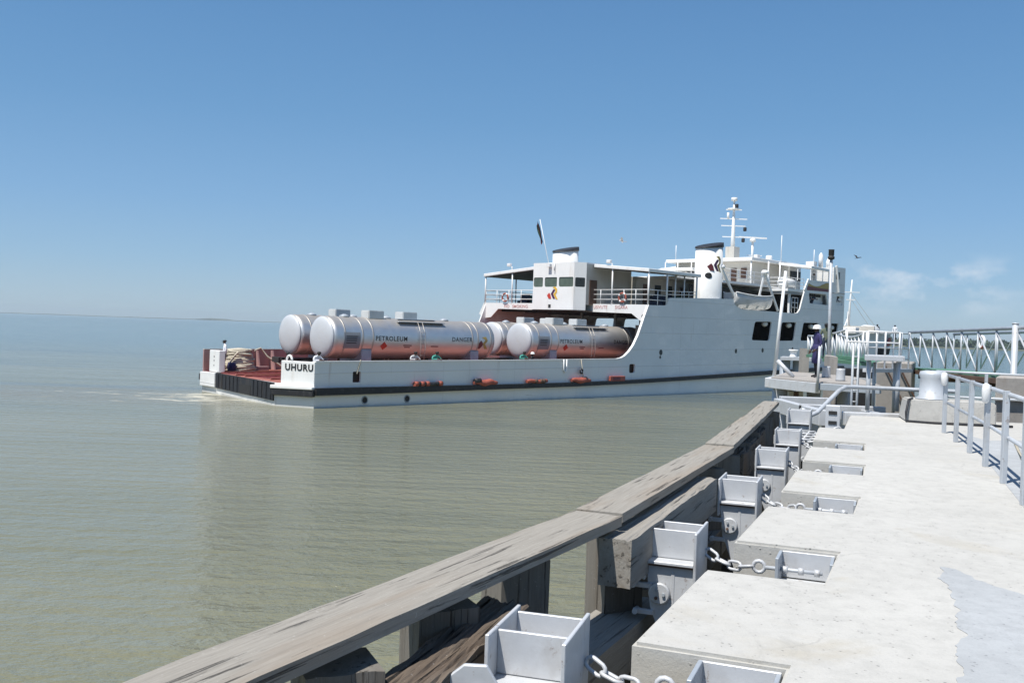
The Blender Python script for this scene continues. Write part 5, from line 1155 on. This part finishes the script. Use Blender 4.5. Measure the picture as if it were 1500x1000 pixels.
# orange rolls on the rubbing strake
rl = [('dark bundle with red ends on the ferry strake, nearest the stern', 6.75, 8.9, .13, 0), ('orange boat-shaped roll with a dark nose on the ferry strake', 11.5, 13.5, .19, 1), ('thin orange and brown roll on the ferry strake between two orange rolls', 16.2, 18.1, .12, 2),
      ('orange mound with a rope hanging above it on the ferry strake', 20.6, 22.6, .2, 3), ('red block with dark centre on the ferry strake, nearest the passenger deck', 24.7, 26.4, .19, 4)]
for lab, a, c, r_, k in rl:
    t_ = S_thing('fender_roll', lab, 'fender roll', a, -.2, 1.22+.012*k*1.3, 'orange and dark rolls lying along the ferry strake'); L = c-a
    if k in (1, 3):
        mb = MB(); n = 9; mb.tube([(L*i/n, .03*sin(i), r_*.2*sin(i*1.3)) for i in range(n+1)], [r_*(.35+.75*sin(pi*(i+.7)/(n+1.4))) for i in range(n+1)], 8); roughen(mb, .03, k); mb.build('roll', 'orange', t_)
        mb = MB(); mb.tube([(0.0, -.03, .1), (.5, -.03, .14)] if k == 1 else [(1.1, -.03, .08), (1.5, -.03, .1)], r_*.8, 8); mb.build('dark_nose', 'black', t_)
        if k == 3: mb = MB(); mb.tube([(1.2, 0, .2), (1.15, .05, .8), (1.1, .16, 1.45)], .03, 6); mb.build('line', 'rope', t_); mb = MB(); mb.tube([(1.0+.14*cos(x*.8), -.0, .62+.15*sin(x*.8)) for x in range(8)], .06, 6); mb.build('loop', 'black', t_)
    elif k == 4:
        mb = MB(); mb.box(0, L, -.1, .1, -.12, .24); mb.build('block', 'orange', t_, bevel=.03); mb = MB(); mb.box(.25, L-.6, -.12, -.102, -.05, .18); mb.build('dark_centre', 'maroon', t_)
    else:
        mb = MB(); mb.tube([(L*i/8, .02*sin(i*2), .03*sin(i)) for i in range(9)], r_, 8); roughen(mb, .03, k); mb.build('roll', 'black' if k == 0 else 'orange', t_)
        for x0 in ((0, .45, .85, L-.3) if k == 0 else (.7, 1.2, L-.45)): mb = MB(); mb.tube([(x0, 0, 0), (x0+.25, 0, .01)], r_+.025, 8); mb.build('band', 'orange' if k == 0 else 'rust', t_)
# lifebuoys on the deck railing
for lab, y in (('red and white lifebuoy on the rail beside the word SMOKING', 15.4), ('red and white lifebuoy on the rail above the word SIGARA', 2.45)):
    t_ = S_thing('lifebuoy', lab, 'lifebuoy', 29.12, y, 7.38, 'lifebuoys on the passenger deck rail')
    ring(MB(), .34, .075, 'x').build('ring', 'orange', t_)
    for k in range(4): ring(MB(), .34, .08, 'x', k*pi/2+.4, k*pi/2+.85, 4).build('band', 'white2', t_)
# lifeboat with davits
t_ = S_thing('lifeboat', 'grey white open lifeboat hanging in its davits above the ferry side', 'lifeboat', 40.9, .45, 7.05)
mb = MB(); secs = []
for i in range(13):
    tt = i/12; x = .1+6.0*tt; b_ = 1.0*(sin(pi*(.10+.82*tt)))**.4; h = 1.15+.2*(2*tt-1)**2; k0 = .22*(2*tt-1)**6
    secs.append([(x, b_*y, k0+z*(h-k0)) for y, z in ((-1, 1), (-.98, .7), (-.9, .35), (-.62, .08), (0, 0), (.62, .08), (.9, .35), (.98, .7), (1, 1))])
vv_ = [[mb.v(p) for p in s_] for s_ in secs]
for a, c in zip(vv_, vv_[1:]):
    for i in range(8): f = mb.bm.faces.new((a[i], a[i+1], c[i+1], c[i])); f.smooth = True
mb.bm.faces.new(vv_[0]); mb.bm.faces.new(vv_[-1][::-1]); bmesh.ops.solidify(mb.bm, geom=mb.bm.faces[:], thickness=.05); mb.build('hull', 'white2', t_)
mb = MB()
for s_ in (0, 8): mb.tube([Vector(q[s_])+Vector((0, 0, .02)) for q in secs], .05, 6)
mb.build('gunwale', 'white2', t_)
mb = MB()
for x in (1.5, 3, 4.5): mb.box(x-.15, x+.15, -.85, .85, .75, .8)
mb.build('thwarts', 'cream', t_); mb = MB(); mb.bar((1, 0, -.03), (5.2, 0, -.03), .1, .1); mb.build('keel', 'maroon', t_)
for x in (40.0, 46.9):
    t_ = S_thing('davit', 'white lifeboat davit arm with ball head ' + ('beside the near funnel' if x < 42 else 'behind the leaning pole'), 'davit', x, .3, 7.0, 'davits of the lifeboat')
    mb = MB(); mb.bar((1.35, -.25, .1 if x > 42 else .75), (-.55, .05, 3.3), .17, .2); mb.build('arm', 'white', t_, bevel=.03)
    mb = MB(); mb.bar((-1.2, .4, .3), (-.62, .1, 3.2), .12, .14); mb.build('back_stay', 'white', t_); mb = MB(); mb.lathe([(.05, 3.2), (.3, 3.3), (.33, 3.45), (.2, 3.62)], (-.6, .05, 0), 12); mb.build('sheave_head', 'white2', t_)
t_ = S_thing('life_raft', 'white life raft drum in a cradle on the bridge deck', 'life raft', 51.1, .9, 9.75)
mb = MB(); mb.lathe([(.3, -.95), (.46, -.9), (.48, 0), (.46, .9), (.3, .95)], (0, 0, 0), 16, 'x'); mb.build('canister', 'white2', t_); mb = MB(); mb.box(-.7, .9, -.3, .3, -.6, -.42); mb.build('cradle', 'greydeck', t_)
# flag
t_ = S_thing('flag', 'dark red and green flag furled along the slanting staff', 'flag', 29.6, 11.52, 12.1)
mb = MB(); n = 8
def fl(i, j): tt = i/n; return (-.06+.05*sin(j*2+tt*5)-.06*j/3-.12*tt, -.22*tt*0+.50*tt+.03*j+.05*sin(tt*7+j), 1.75*tt-.14*j)
for j in range(3):
    m2 = MB()
    for i in range(n): m2.face([fl(i, j), fl(i+1, j), fl(i+1, j+1), fl(i, j+1)])
    bmesh.ops.solidify(m2.bm, geom=m2.bm.faces[:], thickness=.03); m2.build('stripe', ('c_black', 'maroon', 'darkgreen')[j], t_)
mb.bm.free()
# birds
def bird(lab, p, rz_, s, up):
    mb = MB(); mb.tube([(-.32*s, 0, 0), (-.12*s, 0, .01), (.1*s, 0, .02), (.24*s, 0, .03), (.32*s, 0, .02)], [.02*s, .06*s, .075*s, .05*s, .012*s], 8)
    for sg in (-1, 1):
        pts = [(.12, .05, .02), (.16, .35, .02+.16*up), (.02, .85, .02+.2*up), (-.10, .55, .02+.18*up), (-.12, .06, .02)]
        top = [Vector((x*s, y*s*sg, z*s)) for x, y, z in pts]
        mb.hexa(top, [q+Vector((0, 0, .015*s)) for q in top])
    mb.hexa([(-.3*s, -.03*s, 0), (-.3*s, .03*s, 0), (-.52*s, .09*s, 0), (-.52*s, -.09*s, 0)], [(-.3*s, -.03*s, .012*s), (-.3*s, .03*s, .012*s), (-.52*s, .09*s, .012*s), (-.52*s, -.09*s, .012*s)])
    o = mb.build('bird', 'c_black' if up > 1 else 'c_grey'); o.location = p; o.rotation_euler = (radians(18), radians(-10), rz_); tag(o, lab, 'bird')
bird('dark bird gliding right of the ferry mast over the clouds', D(1256, 378, 60), .4, .42, 1.4)
bird('small pale gull high between the two funnels', D(911, 353, 75), 2.9, .7, .5)

# ------------------------------------------------------------------ people
def person(label, loc, rotz, pose, shirt, trousers, head='hair', coat=None, sc_=1.0, group=None):
    J = {}
    if pose == 'stand':
        lean = 0; J.update(pel=(0, 0, .95), spi=(-.01, 0, 1.15), che=(.0, 0, 1.38), nek=(.0, 0, 1.50), hd=(.02, 0, 1.60), ht=(.025, 0, 1.69))
        J.update(hL=(0, .10, .90), kL=(.03, .11, .50), aL=(-.02, .11, .09), tL=(.15, .13, .035), hR=(0, -.10, .90), kR=(-.01, -.11, .50), aR=(-.05, -.11, .09), tR=(.12, -.13, .035))
        J.update(sL=(-.0, .19, 1.42), eL=(-.03, .27, 1.15), wL=(.13, .24, .97), sR=(0, -.19, 1.42), eR=(-.03, -.27, 1.14), wR=(.10, -.24, .93))
    else:
        J.update(pel=(-.15, 0, .93), spi=(-.06, 0, 1.13), che=(.08, 0, 1.35), nek=(.15, 0, 1.45), hd=(.22, 0, 1.54), ht=(.25, 0, 1.63))
        J.update(hL=(-.15, .10, .88), kL=(-.1, .11, .48), aL=(-.2, .11, .09), tL=(-.03, .13, .035), hR=(-.15, -.10, .88), kR=(-.13, -.11, .48), aR=(-.25, -.11, .09), tR=(-.08, -.13, .035))
        J.update(sL=(.09, .19, 1.38), eL=(.18, .33, 1.22), wL=(.36, .17, 1.24), sR=(.09, -.19, 1.38), eR=(.18, -.33, 1.22), wR=(.36, -.10, 1.24))
    for s_ in 'LR':
        wv_ = Vector(J['w'+s_]); ev = Vector(J['e'+s_]); d = (wv_-ev).normalized(); J['p'+s_] = tuple(wv_+d*.07)
        sd_ = d.cross(Vector((0, 0, 1))).normalized(); dn = Vector((0, 0, -1))
        if pose == 'stand': sd_ = Vector((1, 0, 0)); dn = Vector((0, -1 if s_ == 'L' else 1, 0))
        for q in range(4):
            b_ = Vector(J['p'+s_])+sd_*(.033-.022*q)+d*.035; l_ = (.055, .062, .058, .045)[q]
            J['f%d%s' % (q, s_)] = tuple(b_+d*.01); J['g%d%s' % (q, s_)] = tuple(b_+d*l_*.8+dn*.02); J['h%d%s' % (q, s_)] = tuple(b_+d*l_+dn*.045)
        J['th'+s_] = tuple(wv_+d*.035+sd_*.045); J['ti'+s_] = tuple(wv_+d*.075+sd_*.062+dn*.015)
    R = dict(pel=.135, spi=.125, che=.15, nek=.06, hd=.095, ht=.085)
    for s_ in 'LR':
        R.update({'h'+s_: .095, 'k'+s_: .062, 'a'+s_: .042, 't'+s_: .036, 's'+s_: .07, 'e'+s_: .047, 'w'+s_: .033, 'p'+s_: .036, 'th'+s_: .014, 'ti'+s_: .011})
        for q in range(4): R.update({'f%d%s' % (q, s_): .011, 'g%d%s' % (q, s_): .010, 'h%d%s' % (q, s_): .008})
    E_ = [('pel', 'spi', 0), ('spi', 'che', 0), ('che', 'nek', 0), ('nek', 'hd', 2), ('hd', 'ht', 2)]
    for s_ in 'LR':
        E_ += [('pel', 'h'+s_, 1), ('h'+s_, 'k'+s_, 1), ('k'+s_, 'a'+s_, 1), ('a'+s_, 't'+s_, 3), ('che', 's'+s_, 0), ('s'+s_, 'e'+s_, 0), ('e'+s_, 'w'+s_, 0), ('w'+s_, 'p'+s_, 2), ('w'+s_, 'th'+s_, 2), ('th'+s_, 'ti'+s_, 2)]
        for q in range(4): E_ += [('p'+s_, 'f%d%s' % (q, s_), 2), ('f%d%s' % (q, s_), 'g%d%s' % (q, s_), 2), ('g%d%s' % (q, s_), 'h%d%s' % (q, s_), 2)]
    keys = list(J); ix = {k: i for i, k in enumerate(keys)}
    me = bpy.data.meshes.new('sk'); me.from_pydata([J[k] for k in keys], [(ix[a], ix[c]) for a, c, _ in E_], [])
    o = bpy.data.objects.new('sk', me); col.objects.link(o); sm = o.modifiers.new('s', 'SKIN'); sm.use_smooth_shade = True
    o.modifiers.new('u', 'SUBSURF').levels = 1; o.modifiers['u'].render_levels = 1
    for k in keys:
        d = me.skin_vertices[0].data[ix[k]]; d.radius = (R[k], R[k]*(.72 if k in ('che', 'spi', 'pel') else 1)); d.use_root = (k == 'pel')
    for k in ('che', 'spi', 'pel'): me.skin_vertices[0].data[ix[k]].radius = (R[k]*.85, R[k]*1.15) if k == 'che' else (R[k]*.85, R[k])
    dg = bpy.context.evaluated_depsgraph_get(); bm_ = bpy.data.meshes.new_from_object(o.evaluated_get(dg)); bpy.data.objects.remove(o); bpy.data.meshes.remove(me)
    for mn_ in (shirt, trousers, 'skin', 'c_black'): bm_.materials.append(M[mn_])
    segs = [(Vector(J[a]), Vector(J[c]), g, (R[a]+R[c])/2) for a, c, g in E_]
    for p in bm_.polygons:
        best = 1e9
        for a, c, g, r_ in segs:
            d = c-a; tt = max(0, min(1, (p.center-a).dot(d)/max(1e-9, d.length_squared))); q = (p.center-(a+d*tt)).length-r_*.6
            if q < best: best = q; gi = g
        p.material_index = gi; p.use_smooth = True
    bo = bpy.data.objects.new('person', bm_); col.objects.link(bo); bo.location = loc; bo.rotation_euler = (0, 0, rotz); bo.scale = (sc_,)*3
    tag(bo, label, 'person', group)
    hd = Vector(J['hd']); ht = Vector(J['ht'])
    # face: nose, eyes, ears
    mb = MB(); mb.lathe([(.004, -.02), (.016, -.01), (.012, .012), (.005, .03)], tuple(hd+Vector((.098, 0, .0))), 8)
    for y in (-.092, .092): mb.lathe([(.008, -.028), (.018, 0), (.014, .028)], tuple(hd+Vector((-.005, y, .01))), 8, sx=1.0, sy=.5)
    mb.build('face', 'skin', bo)
    if head == 'helmet':
        mb = MB(); mb.lathe([(.15, 0), (.148, .012), (.122, .016), (.125, .05), (.115, .09), (.085, .125), (.04, .142), (.01, .145)], tuple(ht+Vector((-.01, 0, -.045))), 20, sx=1.12); mb.build('helmet', 'helmet', bo)
    elif head == 'cap':
        mb = MB(); mb.lathe([(.10, 0), (.112, .03), (.105, .07), (.06, .10), (.01, .105)], tuple(ht+Vector((-.02, 0, -.05))), 16); mb.box(ht.x+.05, ht.x+.19, -.07, .07, ht.z-.035, ht.z-.022); mb.build('cap', 'c_black', bo)
    else:
        mb = MB(); mb.lathe([(.098, -.02), (.108, .02), (.10, .06), (.07, .09), (.01, .10)], tuple(ht+Vector((-.025, 0, -.05))), 16); mb.build('hair', 'hair', bo)
    if coat:
        mb = MB(); mb.lathe([(.15, 1.12), (.15, .98), (.16, .75), (.175, .50), (.165, .495), (.13, .9)], (0, 0, 0), 20, sx=.82, sy=1.12); roughen(mb, .018, 5); mb.build('coat_skirt', coat, bo)
    return bo
crew = 'crew leaning on the ferry bulwark'
for lab, u, sh, hd in (('man in a white shirt leaning on the bulwark above the name block', .42, 'c_white', 'hair'), ('man in a pale grey shirt leaning on the bulwark below the nearest tank', 7.2, 'c_grey', 'hair'),
                       ('man in a teal shirt leaning on the bulwark below the word DANGER', 8.85, 'c_teal', 'hair'), ('man in a teal shirt leaning on the bulwark below the third tank end', 16.4, 'c_teal', 'hair')):
    person(lab, SW(u, .52, 1.31+u*.009), SA-pi/2+random.uniform(-.25, .25), 'lean', sh, 'c_navy', hd, sc_=1.04, group=crew)
person('man in dark clothes with a pale helmet beside the teal shirt at the third tank', SW(17.4, .55, 1.42), SA-pi/2+.5, 'stand', 'c_black', 'c_black', 'helmet', sc_=.98, group=crew)
person('man in dark clothes sitting by the white pipe loop on the name block', SW(-.1, 2.2, 1.31), SA+pi, 'lean', 'c_black', 'c_navy', 'hair', sc_=.97, group=crew)
person('man in a white shirt and dark cap leaning on the far stern locker', SW(.75, 11.35, 1.42), SA+pi-.3, 'stand', 'c_white', 'c_navy', 'cap', sc_=1.1, group=crew)
for lab, u, y, z in (('dark clad man leaning out of the long slot in the upper hull, on the left', 54.15, .3, 7.15), ('dark clad man leaning out of the long slot in the upper hull, right of another', 55.0, .3, 7.2), ('man in dark clothes leaning out of the forward hull opening', 59.6, .3, 7.2)):
    person(lab, SW(u, y, z), SA-pi/2, 'lean', 'c_navy', 'c_navy', 'hair', sc_=1.04, group='people leaning out of the hull openings')
person('person on the bridge wing behind the painted wave', SW(56.2, .9, 9.25), SA-pi/2, 'stand', 'c_grey', 'c_navy', 'hair', group=None)
a = D(1195, 552, 31.3); person('man in a long dark blue coat and white helmet standing on the near platform', (a.x, a.y, ZP), radians(186), 'stand', 'c_blue', 'c_black', 'helmet', 'c_blue', sc_=.97)
a = D(1210, 500, 47.5); person('man in an olive shirt standing on the far gangway behind the lamp pole', (a.x, a.y, 3.72), radians(250), 'stand', 'c_green', 'c_navy', 'cap')
for lab, px, Y, sh in (('dark figure sitting on the bow of the ferry', 1285, 112, 'c_black'), ('figure in white standing at the bow end of the ferry', 1311, 113, 'c_white')):
    a = D(px, 480, Y); person(lab, (a.x, a.y, 5.0), radians(230), 'stand', sh, 'c_black', 'hair')

# ------------------------------------------------------------------ air
hz = MB(); hz.box(-7000, 7000, -120, 7000, -2.5, 46)
hm = bpy.data.materials.new('hazy_air'); hm.use_nodes = True; ht_ = hm.node_tree; ht_.nodes.clear()
ho = ht_.nodes.new('ShaderNodeOutputMaterial'); pv = ht_.nodes.new('ShaderNodeVolumePrincipled'); pv.inputs['Density'].default_value = .00013; pv.inputs['Color'].default_value = (.80, .92, .97, 1); pv.inputs['Anisotropy'].default_value = .2
ht_.links.new(pv.outputs[0], ho.inputs['Volume']); hobj = hz.build('haze', hm); tag(hobj, 'thin pale blue haze over the lake', 'haze', kind='stuff')
